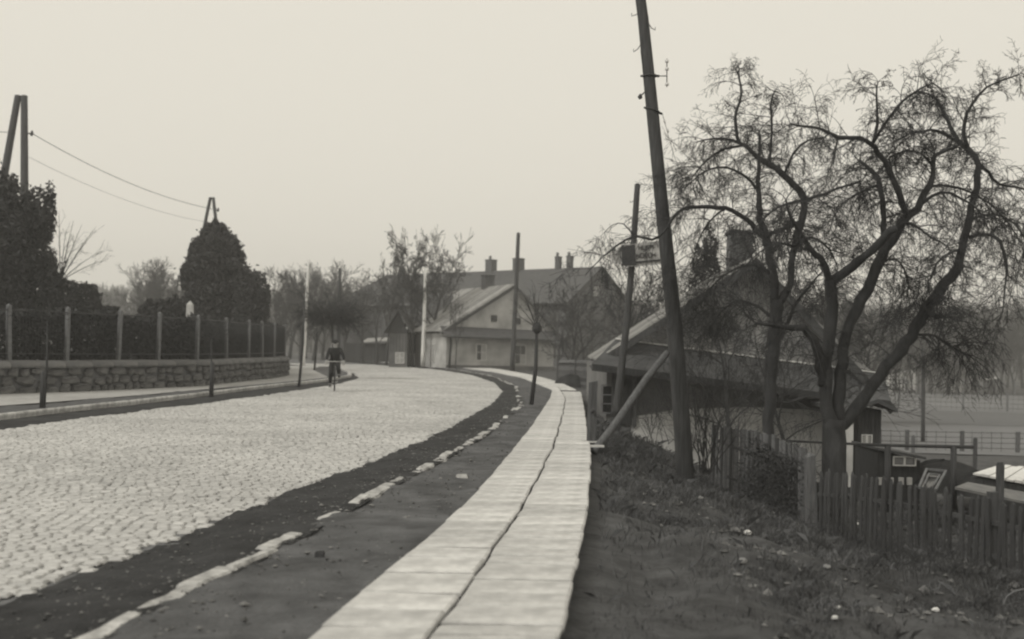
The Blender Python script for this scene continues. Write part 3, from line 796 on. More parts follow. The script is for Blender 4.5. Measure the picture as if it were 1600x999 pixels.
limbsA = [
 (0, (1298,665,40),(1289,600,34),(1294,540,32),(1300,480,31),(1298,436,32)),
 (.2, (1310,660,36),(1313,600,32),(1322,520,28),(1345,470,30),(1362,435,28),(1379,402,28),(1408,349,24),(1432,328,20),(1452,290,17),(1460,262,13),(1462,243,11),(1495,230,8)),
 (-.6, (1300,440,26),(1330,415,24),(1365,388,22),(1400,356,20)),
 (.6, (1360,440,18),(1376,396,16),(1381,342,15),(1372,285,13),(1358,262,10),(1343,252,7)),
 (-1., (1418,345,17),(1405,306,16),(1387,263,15),(1365,230,14),(1343,216,11),(1311,214,10),(1282,202,8),(1235,194,5)),
 (-.5, (1363,230,10),(1370,194,8),(1369,151,5),(1372,128,3)),
 (-1.5,(1365,222,9),(1390,184,8),(1419,151,6),(1459,131,4),(1478,150,2)),
 (.9, (1312,668,36),(1345,625,33),(1385,572,31),(1422,525,32),(1450,480,30),(1475,445,29),(1497,420,26),(1503,385,22),(1515,339,20),(1527,292,18),(1530,258,17),(1512,234,17),(1498,222,14)),
 (.4, (1510,234,13),(1507,209,11),(1511,176,9),(1542,137,6),(1592,117,3)),
 (1.6,(1498,223,11),(1480,187,9),(1462,155,7),(1441,144,4),(1420,150,3)),
 (.2, (1495,221,10),(1462,205,8),(1423,209,6),(1395,225,4)),
 (0., (1513,371,11),(1549,367,10),(1570,396,8),(1571,447,5),(1566,490,3)),
 (1.4,(1530,258,10),(1545,270,9),(1562,288,8),(1602,296,5),(1630,310,4)),
 (-.4,(1430,328,10),(1470,300,8),(1505,312,6),(1530,330,4),(1545,360,3)),
 (.9, (1438,498,13),(1456,494,14),(1473,495,11)),
 (1.2,(1434,523,7),(1460,525,7),(1480,538,6),(1506,553,5)),
 (-.7,(1288,600,26),(1280,560,26),(1271,528,24),(1254,514,20),(1225,511,14),(1180,505,8)),
 (-.8,(1298,440,20),(1282,407,18),(1264,385,15),(1250,364,12),(1236,340,8),(1228,312,5)),
 (-1.2,(1256,372,9),(1240,385,8),(1218,380,6),(1190,392,4),(1165,415,3)),
 (-.9,(1405,352,9),(1425,348,8),(1455,372,6),(1480,385,4),(1500,420,3)),
 (.1, (1350,470,8),(1375,415,6),(1400,405,5),(1417,430,4),(1420,450,3)),
 (.6, (1460,262,8),(1440,240,6),(1415,236,5),(1390,245,4)),
 (1.2,(1452,290,8),(1490,292,7),(1525,305,5),(1560,330,4),(1590,370,3)),
 (-.2,(1372,290,7),(1345,300,6),(1318,318,4),(1300,345,3)),
 (.8, (1510,345,8),(1550,335,6),(1585,350,5),(1610,390,4)),
 (-.5,(1500,390,7),(1475,400,5),(1455,430,4),(1448,460,2)),
]
apple_tree('apple_tree', 'big old bare apple tree forking above the picket fence, right of the tall pole', tuple(P(1305, 800, YA)), trunkA, limbsA, 4, YA, 3.0)
YB = 20.0
trunkB = [(1198, 760, 34), (1200, 690, 30), (1203, 620, 30), (1207, 560, 34), (1210, 520, 36), (1213, 470, 30)]
limbsB = [
 (0, (1212,475,26),(1208,430,24),(1199,378,22),(1189,342,18),(1185,295,13),(1187,241,8),(1186,205,5)),
 (.8,(1215,480,24),(1232,447,18),(1240,396,18),(1253,342,20),(1253,310,20),(1240,288,18),(1222,272,17),(1199,256,16),(1175,238,12),(1156,223,9),(1116,216,5),(1090,222,3)),
 (.6,(1154,223,9),(1149,184,8),(1158,148,6),(1153,113,5),(1160,107,3)),
 (.4,(1203,256,8),(1206,198,6),(1205,162,5),(1210,144,3)),
 (-.8,(1195,372,15),(1183,358,14),(1165,342,13),(1134,326,12),(1100,323,11),(1077,324,10),(1059,331,9),(1049,345,8),(1036,364,7),(1019,374,7),(990,368,6),(963,386,5),(935,408,3),(915,430,2)),
 (.2,(1261,313,9),(1289,303,8),(1312,294,7),(1342,285,6)),
 (1.2,(1200,366,11),(1225,357,10),(1248,350,9)),
 (-.5,(1187,300,8),(1165,275,7),(1135,262,6),(1100,268,4),(1075,290,3)),
 (.9,(1160,228,7),(1135,232,6),(1105,250,5),(1080,280,3)),
 (-.3,(1206,430,9),(1180,415,8),(1150,420,6),(1120,440,4),(1100,470,3)),
 (1.0,(1245,380,8),(1270,372,7),(1295,390,5),(1310,420,3)),
 (-.9,(1253,315,8),(1225,320,7),(1200,335,5),(1175,365,3)),
 (.3,(1207,545,14),(1225,520,11),(1240,480,9),(1262,450,7),(1285,425,4)),
 (-.6,(990,369,4),(975,350,3),(957,352,2),(944,365,2)),
 (.2,(1210,500,10),(1185,480,8),(1158,470,6),(1135,480,4),(1110,510,3)),
 (-.4,(1134,326,6),(1110,345,5),(1090,380,4),(1082,420,3)),
 (-.2,(1225,275,7),(1240,240,6),(1262,220,5),(1290,215,3)),
]
apple_tree('apple_tree', 'second bare apple tree behind the board fence, arching left past the tall pole', tuple(P(1200, 760, YB)), trunkB, limbsB, 9, YB, 3.0, tl=(.35, 1.0))

# ------------------------------------------------------------------ poles
def pole(name, label, pts, cat='pole', m=None, n=12, ridge=True):
    if pts[-1][0] < 600: Yg_ = G(pts[-1][0], pts[-1][1], .0).y; pts = [(x, y_, w_, Yg_) for x, y_, w_, _ in pts]
    q = [(P(x, y_, Y), w_*.5*Y/F) for x, y_, w_, Y in pts]
    th = thing(name, label, cat, tuple(q[-1][0]))
    mb = MB(); P0 = []; R0 = []
    for i in range(len(q)-1):
        for k in range(4):
            t = k/4; P0.append(q[i][0].lerp(q[i+1][0], t)); R0.append(q[i][1]+(q[i+1][1]-q[i][1])*t)
    P0.append(q[-1][0]); R0.append(q[-1][1])
    P0.insert(0, P0[0]+Vector((0, 0, R0[0]*.5))); R0.insert(0, R0[0]*.5)
    mb.tube(P0, R0, n); mb.build('shaft', m or M_pole, th, True)
    return th
big = pole('telegraph_pole', 'tall thick leaning wooden pole with insulators beside the apple trees',
     [(993,-60,15,20),(1005,30,17,20),(1017,150,19,20),(1034,320,21,20),(1053,500,24,20),(1064,640,26,20),(1071,745,28,20),(1074,775,31,20)])
def insulator(th, px, py, Y, hook_to):
    c = P(px, py, Y); h = P(*hook_to, Y)
    mb = MB(); mb.tube([h, h.lerp(c, .4)+Vector((0, 0, -.05)), c+Vector((0, 0, -.06)), c+Vector((0, 0, -.01))], .008, 6); hk = mb.build('hook', M_iron, th, True)
    mb = MB(); mb.tube([c+Vector((0, 0, z)) for z in (-.03, -.03, .0, .03, .06, .08)], [.02, .038, .036, .026, .028, .012], 10); mb.build('cup', M_porcelain, hk, True)
insulator(big, 987, 20, 20, (999, 18)); insulator(big, 1024, 42, 20, (1014, 38)); insulator(big, 990, 76, 20, (1001, 70)); insulator(big, 1003, 24, 19.85, (1004, 30))
mb = MB(); mb.tube([P(1006, 119, 19.95), P(1030, 119, 19.95)], .022, 6); mb.tube([P(1030, 119, 20), P(1042, 119, 20)], .009, 6)
mb.tube([P(1042, 92, 20), P(1042, 136, 20)], .009, 6)
br = mb.build('bracket', M_iron, big, True)
for y_ in (96, 108, 132):
    c = P(1042, y_, 20); mb = MB(); mb.tube([c+Vector((0, 0, z)) for z in (-.025, -.02, 0, .02, .03)], [.015, .035, .03, .036, .012], 10); mb.build('cup', M_porcelain, br, True)
mb = MB(); c = P(1001, 150, 19.95); mb.tube([P(1009, 143, 20), c], .012, 6); mb.tube([c+Vector((0, 0, .03)), c+Vector((-.01, 0, -.03)), c+Vector((-.02, 0, -.06))], [.02, .045, .01], 8); mb.build('lug', M_iron, big, True)
def band(th, px0, py0, px1, py1, Y, r, name='band'):
    c = (P(px0, py0, Y)+P(px1, py1, Y))/2; ax = (P(px1, py1, Y)-P(px0, py0, Y)).normalized(); nrm = ax.cross(Vector((0, 1, 0))).normalized()
    pts = [c+ax*r*math.cos(a_)+Vector((0, 1, 0))*r*math.sin(a_) for a_ in np.linspace(0, 2*math.pi, 17)]
    mb = MB(); mb.tube(pts, .016, 6, False); mb.tube([c+ax*r*.95, c+ax*(r+.05)], .02, 6); mb.tube([c-ax*r*.95, c-ax*(r+.04)], .018, 6); mb.build(name, M_iron, th, True)
band(big, 1006, 168, 1034, 178, 20, .125); band(big, 1004, 119, 1026, 119, 20, .118)
mb = MB(); mb.tube([P(1001, 78, 19.95), P(1005, 115, 19.93), P(1008, 145, 19.93)], .006, 5); mb.build('earth_wire', M_iron, big)
ch = thing('guy_wire', 'thin guy wire with insulator links hanging right of the tall pole', 'wire', tuple(P(1035, 178, 20)))
mb = MB(); pts = [P(x, y_, 20) for x, y_ in ((1035,178),(1043,208),(1052,240),(1060,262),(1072,300),(1095,372))]; mb.tube(pts, .0045, 5); mb.build('strand', M_iron, ch)
for x, y_ in ((1038,190),(1043,204),(1047,222)):
    c = P(x, y_, 20); mb = MB(); mb.tube([c+Vector((0,0,.04)), c, c+Vector((.02,0,-.04))], [.008, .018, .008], 6); mb.build('link', M_porcelain, ch, True)
prop = pole('pole_prop', 'pale slanting prop leaning from the ground by the path against the tall pole',
     [(1043,551,10,19.75),(1010,592,11,19.3),(960,665,12.5,18.8),(927,708,13.5,18.5)], cat='prop', m=M_paleprop)
st = thing('wooden_post', 'short square wooden post with a bolt at the right edge of the slab path', 'post', tuple(P(925, 705, 19)))
mb = MB(); a_, b_ = P(923, 706, 19), P(927, 598, 19); r = .075
mb.hexa([tuple(a_+Vector(q)) for q in ((-r,-r,-.1),(r,-r,-.1),(r,r,-.1),(-r,r,-.1))]+[tuple(b_+Vector(q)) for q in ((-r*.9,-r,0),(r*.9,-r,.03),(r*.9,r,.03),(-r*.9,r,0))]); mb.build('shaft', M_oldwood, st)
mb = MB(); c = P(926, 643, 18.9); mb.tube([c, c+Vector((0, -.03, 0))], .035, 8); mb.build('bolt', M_iron, st, True)
sp2 = pole('telegraph_pole', 'shorter leaning dark pole carrying the arrow sign before the cottage', [(996,289,9,28.3),(990,380,10,28.3),(980,500,11,28.3),(968,600,12,28.3),(962,652,13,28.3)])
for x, y_, hx in ((985,313,991),(1002,328,995),(983,345,989)): insulator(sp2, x, y_, 28.3, (hx, y_-1))
pole('telegraph_pole', 'dark pole standing in front of the far house gable', [(810,365,6,78),(806,460,7,78),(800,582,8.5,78)])
pole('telegraph_pole', 'whitewashed pole in front of the bare tree pair at the bend', [(664.5,420,4.5,88.5),(663,490,5.5,88.5),(660.5,573,7,88.5)], m=M_white)
pole('telegraph_pole', 'whitewashed pole near the end of the stone wall', [(482,410,3.5,96),(478,490,5,96),(473,574,7,96)], m=M_white)
pole('telegraph_pole', 'dark pole behind the ball-headed young tree and the cyclist', [(531,420,4.5,84),(530,500,5,84),(528,580,6.5,84)])
pole('telegraph_pole', 'lone thin pole standing in the right-hand field', [(1443,545,5,58),(1442,690,6.5,58)])
# A-frame poles
def aframe(label, ax, ay, lx, ly, rx, ry, Y, w_, zb):
    a_ = P(ax, ay, Y); l = P(lx, ly, Y); r = P(rx, ry, Y); r_ = w_*.5*Y/F
    def ext(p):
        t = (a_.z-zb)/(a_.z-p.z); return a_+(p-a_)*t
    L, R = ext(l), ext(r)
    th = thing('a_frame_pole', label, 'pole', ((L.x+R.x)/2, Y, zb), 'A-frame poles beyond the wall')
    for q, dx in ((L, -1), (R, 1)):
        mb = MB(); tt = a_+Vector((dx*r_*.75, 0, 0)); mb.tube([tt+Vector((0,0,.03)), tt, tt.lerp(q, .5), q], [r_*.5, r_*.8, r_, r_*1.15], 10); mb.build('leg', M_pole, th, True)
    mb = MB(); c = a_.lerp(r, .42); mb.tube([c+Vector((r_*.5, -.05, 0)), c+Vector((r_*2.6, -.05, 0))], .03, 6); mb.tube([c+Vector((r_*2.4, -.05, -.12)), c+Vector((r_*2.6, -.05, .0)), c+Vector((r_*2.6, -.05, .14))], [.06, .08, .04], 8); mb.build('insulator', M_iron, th, True)
    return c+Vector((r_*2.6, -.05, 0)), a_
w1, _ = aframe('tall A-frame pole rising from the leftmost evergreen', 33, 150, 8, 285, 35, 290, 56, 13, gz_c)
w2, _ = aframe('middle A-frame pole whose tip stands above the broad evergreen', 331, 309, 321, 355, 336.5, 355, 78, 6, gz_c)
w3, _ = aframe('faint distant A-frame pole left of the obelisk', 281, 430, 275, 465, 286, 465, 140, 4, -.05)
def wire(label, a_, b_, sag, r=.012):
    pts = [a_.lerp(b_, t)-Vector((0, 0, sag*4*t*(1-t))) for t in np.linspace(0, 1, 17)]
    mb = MB(); mb.tube(pts, r, 5); o = mb.build('overhead_wire', M_iron, None); tag(o, label, 'wire', 'overhead wires on the left')
wire('thick upper wire running between the two left A-frame poles', w1, w2, .55, .017)
wire('thin lower wire between the two left A-frame poles', P(40, 243, 56), P(322, 347, 78), .45, .009)
wire('wire leaving the left A-frame pole out of the picture', P(22, 207, 56), P(-60, 200, 50), .05, .015)

# arrow sign
sg = thing('arrow_sign', 'weathered grey board cut as an arrow pointing left on the short pole', 'sign', tuple(P(990, 400, 28.1)))
Y = 28.1
mb = MB(); mb.plate([P(951, 403, Y), P(972, 383, Y), P(1031, 376.5, Y), P(1034, 413, Y), P(1000, 416, Y), P(978, 417, Y)], (0, 1, 0), .03); mb.build('board', M_signgrey, sg)
mb = MB(); mb.plate([P(971, 386, Y-.012), P(992, 382, Y-.012), P(994, 415, Y-.012), P(972, 415, Y-.012)], (0, 1, 0), .008); mb.build('dark_patch', M_signdark, sg)
mb = MB(); rs = random.Random(8)
def stroke(x0, y0, x1, y1, w_): 
    a_, b_ = P(x0, y0, Y-.012), P(x1, y1, Y-.012); mb.tube([a_, b_], w_*Y/F*.5, 4)
glyph = {'K': [(0,0,0,1),(0,.5,1,0),(0,.5,1,1)], 'O': [(0,0,1,0),(1,0,1,1),(1,1,0,1),(0,1,0,0)], 'N': [(0,1,0,0),(0,0,1,1),(1,1,1,0)], 'H': [(0,0,0,1),(1,0,1,1),(0,.5,1,.5)], 'I': [(.5,0,.5,1)], 'E': [(0,0,0,1),(0,0,1,0),(0,.5,1,.5),(0,1,1,1)], 'U': [(0,0,0,1),(0,1,1,1),(1,1,1,0)], 'M': [(0,1,0,0),(0,0,.5,.6),(.5,.6,1,0),(1,0,1,1)]}
def text(s_, x0, y0, w_, h_, sl):
    for i, c in enumerate(s_):
        ox = x0+i*w_*1.45; oy = y0+(ox-x0)*sl
        for a0, b0, a1, b1 in glyph[c]: stroke(ox+a0*w_, oy+b0*h_, ox+a1*w_, oy+b1*h_, 1.3)
text('HUKM', 998, 384, 4.2, 6.5, -.09); text('NOKOH', 995, 397, 4.2, 6.5, -.09)
stroke(993, 410, 1032, 406.5, 3.2)
mb.build('lettering', M_signdark, sg)

# young street trees and stakes
def young(label, px_top, py_top, px, py, Y, w_, kind='stem', sd=0):
    Y = G(px, py, .06).y if px < 600 else Y
    b = P(px, py, Y); t_ = P(px_top, py_top, Y); rs_ = random.Random(sd); r = w_*.5*Y/F
    th = thing('young_tree', label, 'young tree', tuple(b), None)
    mb = MB(); mid = b.lerp(t_, .5)+Vector((r, 0, 0)); mb.tube([b-Vector((0,0,.1)), mid, t_], [r*1.15, r, r*.7], 8); mb.build('trunk', M_bark, th, True)
    tb = Tubes()
    if kind == 'ball':
        for _ in range(150):
            d = Vector((rs_.gauss(0, 1.3), rs_.gauss(0, 1.3), rs_.uniform(-.25, .8))); grow(tb, t_, d, rs_.uniform(.9, 1.75), .014, 2, rs_, .02, 5, .2, (5, 4), .42, (.4, 1), .008)
        mb = MB(); mb.tube([P(478, 501, Y), P(555, 498, Y)], .03, 5); mb.build('cross_lath', M_oldwood, th)
    elif kind == 'pollard':
        for (ex, ey) in [(812,478),(822,470),(842,465),(818,455),(832,445),(850,490),(805,490)]:
            e = P(ex, ey, Y+rs_.uniform(-.4, .4)); pts = [tuple(t_.lerp(e, q_)) for q_ in (0, .33, .66, 1)]; tb.add(pts, [.02, .014, .01, .005])
            for _ in range(3): grow(tb, t_.lerp(e, rs_.uniform(.2, .8)), (e-t_)+Vector((rs_.gauss(0,.3),rs_.gauss(0,.3),rs_.gauss(0,.2))), .45, .007, 1, rs_, 0, 3, .2, (2,), .5, (.4, .9), .004)
        mb = MB(); c = t_; mb.tube([c-Vector((0,0,.14)), c-Vector((0,0,.07)), c, c+Vector((.02,0,.09)), c+Vector((.02,0,.15))], [.06, .13, .15, .1, .04], 9); mb.build('knuckle', M_bark, th, True)
    else:
        for _ in range(9):
            d = Vector((rs_.gauss(0, .8), rs_.gauss(0, .8), rs_.uniform(.3, 1.2))); grow(tb, t_, d, rs_.uniform(.5, 1.1), .01, 2, rs_, 0, 4, .2, (3, 2), .5, (.4, 1), .005)
    tb.build('branches', M_twig, th)
    return th
young('pollarded young tree with a knotty head leaning on the earth footway', 839, 513, 829, 637, 31.5, 6.2, 'pollard', 1)
young('ball-headed young tree with a dense dark crown behind the cyclist', 518, 499, 520, 590, 63, 3.5, 'ball', 2)
young('slim dark sapling beside the end of the stone wall', 476, 470, 467, 602, 52, 3.8, 'stem', 3)
young('thin sapling on the left verge in front of the middle of the wall', 330, 530, 328, 616, 44, 2.6, 'stem', 4)
young('thin dark sapling on the left verge nearest the picture edge', 74, 500, 69, 636, 34, 3.6, 'stem', 5)
young('small sapling at the corner of the far house', 704, 500, 702, 574, 86, 3, 'stem', 6)
young('small sapling beside the white pole at the wall end', 495, 510, 491, 578, 88, 3, 'stem', 7)
# iron stakes round two saplings
for lab, px, py, Y, h_ in (('dark stake tied to the sapling nearest the left edge', 66, 637, 33.8, .8), ('dark stake tied to the sapling in front of the middle of the wall', 330, 617, 43.8, .95)):
    Y = G(px, py, .06).y; b = P(px, py, Y); mb = MB(); mb.tube([b-Vector((0,0,.1)), b+Vector((0.02,0,h_)), b+Vector((.02,0,h_+.04))], [.07, .065, .03], 8); o = mb.build('tree_stake', M_pole, None, True, loc=tuple(b)); tag(o, lab, 'stake')

# ------------------------------------------------------------------ houses
def win(th, origin, ax, up, nrm, x, z, w_, h_, m_pane=None, cols=2, rows=2, fw=.06, shut=None, mf=None):
    """window in the plane (origin, ax, up) facing nrm: frame with sill and panes as sub-parts"""
    o = origin+ax*x+up*z
    def quadbox(mb, x0, x1, z0, z1, d0, d1):
        p = [o+ax*a_+up*b_+nrm*c for c in (d0, d1) for a_, b_ in ((x0, z0), (x1, z0), (x1, z1), (x0, z1))]; mb.hexa(p)
    mb = MB()
    quadbox(mb, -w_/2-fw, -w_/2, -fw, h_+fw, -.02, .035); quadbox(mb, w_/2, w_/2+fw, -fw, h_+fw, -.02, .035)
    quadbox(mb, -w_/2, w_/2, h_, h_+fw, -.02, .033); quadbox(mb, -w_/2, w_/2, -fw, 0, -.02, .05)
    for c in range(1, cols): quadbox(mb, -w_/2+w_*c/cols-.02, -w_/2+w_*c/cols+.02, 0, h_, -.02, .028)
    for r_ in range(1, rows): quadbox(mb, -w_/2, w_/2, h_*r_/rows-.015, h_*r_/rows+.015, -.02, .025)
    fr = mb.build('window', mf or M_frame, th)
    for c in range(cols):
        for r_ in range(rows):
            mp_ = m_pane or M_glass
            if shut and (c, r_) in shut: mp_ = M_curtain
            mb = MB(); quadbox(mb, -w_/2+w_*c/cols+.02, -w_/2+w_*(c+1)/cols-.02, h_*r_/rows+.015, h_*(r_+1)/rows-.015, -.012, .006); mb.build('pane', mp_, fr)
    return fr
def roof_boards(th, p0, p1, p2, p3, n_, m, t=.05, name='board', group_stuff=False, wob=.02):
    """p0-p1 along the eave, p3-p2 along the ridge; boards run from eave to ridge"""
    nrm = (p1-p0).cross(p3-p0).normalized()
    if nrm.z < 0: nrm = -nrm
    mb = MB()
    for i in range(n_):
        a0, a1 = i/n_+.004, (i+1)/n_-.004
        hgt = t*(1+(.55 if i % 2 else 0)); dz = rnd.uniform(-wob, wob)
        q = [p0.lerp(p1, a0), p0.lerp(p1, a1), p3.lerp(p2, a1), p3.lerp(p2, a0)]
        e = (p0-p3).normalized()*dz; q[0] = q[0]+e; q[1] = q[1]+e
        if not group_stuff: mb = MB()
        mb.plate(q, nrm, hgt)
        if not group_stuff: mb.build(name, m, th)
    if group_stuff:
        o = mb.build(name, m, th); o['kind'] = 'stuff'
def shed_plate(pts, n, t, name, m, th): mb = MB(); mb.plate(pts, n, t); return mb.build(name, m, th)

# --- far house
hA = Vector((-4.92, 86, -.1)); th_ = math.radians(25); g_ = Vector((math.cos(th_), math.sin(th_), 0)); r_d = Vector((-math.sin(th_), math.cos(th_), 0)); UP = Vector((0, 0, 1))
W, LEN, EV, RG = 9.0, 11.5, 2.75, 6.6
fh = thing('far_house', 'low plastered house with a pale board roof and pent eave at the bend', 'house', tuple(hA))
nf = -r_d
mb = MB(); hB = hA+g_*W
fr = [hA, hB, hB+UP*EV, hA+UP*EV]
mb.hexa([hA-UP*.4, hB-UP*.4, hB+r_d*LEN-UP*.4, hA+r_d*LEN-UP*.4, hA+UP*EV, hB+UP*EV, hB+r_d*LEN+UP*EV, hA+r_d*LEN+UP*EV]); mb.build('wall', M_plaster, fh)
apx = hA+g_*(W*.6)+UP*(RG)
mb = MB(); mb.plate([hA+UP*(EV+.25), hB+UP*(EV+.25), apx-UP*.12], r_d, .25); gb = mb.build('gable', M_plaster, fh)
ovh = .55
eL = hA-g_*.55+UP*(EV+.12)+nf*.45; eR = hB+g_*.55+UP*(EV-.15)+nf*.45; ap = apx+nf*.45
bk = r_d*(LEN+.45)
roof_boards(fh, eL, eL+bk, ap+bk, ap, 34, M_roofpale, .04, 'roof_board')
roof_boards(fh, eR, eR+bk, ap+bk, ap, 20, M_roofpale, .04, 'roof_boards_rear', True)
# verge boards and pent roof
mb = MB(); mb.plate([eL-UP*.02, ap-UP*.02, ap-UP*.28, eL-UP*.26], nf, .05); mb.build('verge_board', M_darkwood, fh)
mb = MB(); mb.plate([eR-UP*.02, ap-UP*.02, ap-UP*.28, eR-UP*.26], nf, .05); mb.build('verge_board', M_darkwood, fh)
mb = MB(); q0 = hA-g_*.5; q1 = hB+g_*.5
mb.plate([q0+UP*(EV-.25)+nf*.95, q1+UP*(EV-.38)+nf*.95, q1+UP*(EV+.28)+nf*.02, q0+UP*(EV+.5)+nf*.02], UP, .07); mb.build('pent_roof', M_roofdark, fh)
mb = MB(); mb.plate([q0+UP*(EV-.3)+nf*.93, q1+UP*(EV-.43)+nf*.93, q1+UP*(EV-.26)+nf*.03, q0+UP*(EV-.22)+nf*.03], UP, .04); mb.build('soffit', M_darkwood, fh)
for px, z, w_, h_, sh in ((752, .8, .75, 1.15, {(1,0),(1,1)}), (813, .55, .85, 1.4, {(1,0)})):
    # where along the gable the photographed window is
    u = (px-800)/F; x = (u*hA.y-hA.x)/(g_.x-u*g_.y)
    win(fh, hA+nf*.02, g_, UP, nf, x, z, w_, h_, cols=2, rows=2, shut=sh)
for px, z in ((771, 3.75), (808, 3.6)):
    u = (px-800)/F; x = (u*hA.y-hA.x)/(g_.x-u*g_.y); win(fh, hA+nf*.02, g_, UP, nf, x, z, .42, .45, cols=2, rows=2, fw=.03, mf=M_darkwood)
win(fh, hA-g_*.02, r_d, UP, -g_, 2.6, .6, .6, 1.3, m_pane=M_curtain, cols=1, rows=2, fw=.05)
mb = MB(); c = ap+r_d*5.2; mb.box((c.x, c.y, RG+.25-.1), (.85, .7, 1.3), th_); cch = mb.build('chimney', M_brick, fh)
mb = MB(); mb.box((c.x, c.y, RG+.86), (.98, .84, .12), th_); mb.build('chimney_cap', M_brick, cch)
# base plinth
mb = MB(); q = hA+nf*.06; mb.hexa([q-UP*.3, q+g_*W-UP*.3, hB-UP*.3, hA-UP*.3, q+UP*.4, q+g_*W+UP*.35, hB+UP*.35, hA+UP*.4]); mb.build('plinth', M_plasterdim, fh)
# --- left wing with its porch gable
wg = thing('porch_house', 'dark timber wing with a small gabled porch and white windows left of the far house', 'house', tuple(P(632, 575, 92)))
Yw = 92; a_ = P(611, 575, Yw); b_ = P(690, 575, Yw); zb = -.1
def bx(mb, x0, x1, y0, y1, z0, z1): mb.hexa([(x0,y0,z0),(x1,y0,z0),(x1,y1,z0),(x0,y1,z0),(x0,y0,z1),(x1,y0,z1),(x1,y1,z1),(x0,y1,z1)])
x0, x1 = P(636, 545, Yw).x, hA.x-1.2
mb = MB(); bx(mb, x0, x1, Yw, Yw+6, -.4, 3.1); mb.build('wall', M_darkwood, wg)
zr = P(690, 512, Yw).z; zt = P(690, 462, Yw+3).z
roof_boards(wg, Vector((x0-.3, Yw-.6, zr)), Vector((x1+1.2, Yw-.6, zr-.05)), Vector((x1+1.2, Yw+3.5, zt)), Vector((x0+.4, Yw+3.5, zt)), 12, M_rooffar, .05, 'roof_boards', True)
# porch
px0, px1 = P(608, 545, 89).x, P(636, 545, 89).x; pc = (px0+px1)/2
mb = MB(); bx(mb, px0, px1, 89, 92, -.4, 2.6); mb.build('porch', M_plasterdim, wg)
zp = P(622, 485, 89).z; ze = P(610, 516, 89).z
mb = MB(); mb.plate([Vector((px0-.1, 88.95, 2.61)), Vector((px1+.1, 88.95, 2.61)), Vector((pc, 88.95, zp-.1))], (0, 1, 0), .1); mb.build('porch_gable', M_darkwood, wg)
for s_, e in ((-1, px0-.35), (1, px1+.35)):
    mb = MB(); mb.plate([(e, 88.4, ze-.25), (e, 92.5, ze-.25), (pc, 92.5, zp), (pc, 88.4, zp)], (s_*.6, 0, .8), .08); mb.build('porch_roof', M_rooffar, wg)
for xx in np.linspace(px0+.1, px1-.1, 6):
    mb = MB(); mb.box((xx, 88.97, 1.9), (.06, .05, 1.3)); mb.build('porch_slat', M_oldwood, wg)
win(wg, Vector((P(625, 545, 89).x, 88.98, .35)), Vector((1,0,0)), UP, Vector((0,-1,0)), 0, .0, .58, .75, m_pane=M_curtain, cols=2, rows=2)
win(wg, Vector((P(645, 545, Yw).x, Yw-.02, .2)), Vector((1,0,0)), UP, Vector((0,-1,0)), 0, .0, .5, .8, m_pane=M_curtain, cols=2, rows=2)
mb = MB(); bx(mb, P(655,545,Yw).x, P(668,545,Yw).x, Yw-.06, Yw-.01, -.3, 1.75); mb.build('door', M_pole, wg)
# --- dark shed at the bend
sh = thing('shed', 'low dark plank shed with a pale roof edge at the far left of the bend', 'shed', tuple(P(570, 568, 112)))
Ys = 112; x0, x1 = P(540, 545, Ys).x, P(612, 545, Ys).x; zt = P(580, 535, Ys).z
n_ = 22
for i in range(n_):
    mb = MB(); a0 = x0+(x1-x0)*i/n_; bx(mb, a0+.01, a0+(x1-x0)/n_-.01, Ys+rnd.uniform(-.02, .02), Ys+.1, -.4, zt-.1); mb.build('plank', M_darkwood, sh)
mb = MB(); bx(mb, x0+.1, x1-.1, Ys+.12, Ys+4, -.4, zt-.2); mb.build('wall', M_darkwood, sh)
mb = MB(); xm = P(566, 545, Ys).x; mb.plate([(xm, Ys-.4, zt-.1), (x1+.2, Ys-.4, zt+.15), (x1+.2, Ys+4.2, zt+.5), (xm, Ys+4.2, zt+.3)], UP, .12); mb.build('roof', M_roofpale, sh)
# --- large building behind
LB = Vector((5.3, 112, -.5)); an = math.radians(50); lg = Vector((math.cos(an), math.sin(an), 0)); lr = Vector((-math.sin(an), math.cos(an), 0)); LW, LL, LE, LR = 10.5, 34, 6.9, 10.4
lb = thing('large_building', 'long two-storey building with a dark roof and four chimneys behind the far house', 'building', tuple(LB))
LBb = LB+lg*LW
mb = MB(); mb.hexa([LB, LBb, LBb+lr*LL, LB+lr*LL, LB+UP*LE, LBb+UP*LE, LBb+lr*LL+UP*LE, LB+lr*LL+UP*LE]); mb.build('wall', M_wallfar, lb)
la = LB+lg*LW/2+UP*LR
mb = MB(); mb.plate([LB+UP*(LE+.01), LBb+UP*(LE+.01), la-UP*.1], lr, .3); mb.build('gable', M_wallfar, lb)
for e0 in (LB-lg*.6, LBb+lg*.6):
    mb = MB(); f0 = e0+UP*(LE-.4)-lr*.4; b0 = e0+UP*(LE-.4)+lr*(LL+.4)
    nn_ = (e0-(LB+lg*LW/2)); nn_.z = 0; nn_ = nn_.normalized()*.5+UP*.86
    mb.plate([f0, b0, la+lr*(LL-3.2), la-lr*.4], nn_, .12); mb.build('roof', M_rooffar, lb)
mb = MB(); mb.plate([LB+lr*LL-lg*.6+UP*(LE-.4)+lr*.4, LBb+lr*LL+lg*.6+UP*(LE-.4)+lr*.4, la+lr*(LL-3.2)], lr*.5+UP*.8, .12); mb.build('hip_roof', M_rooffar, lb)
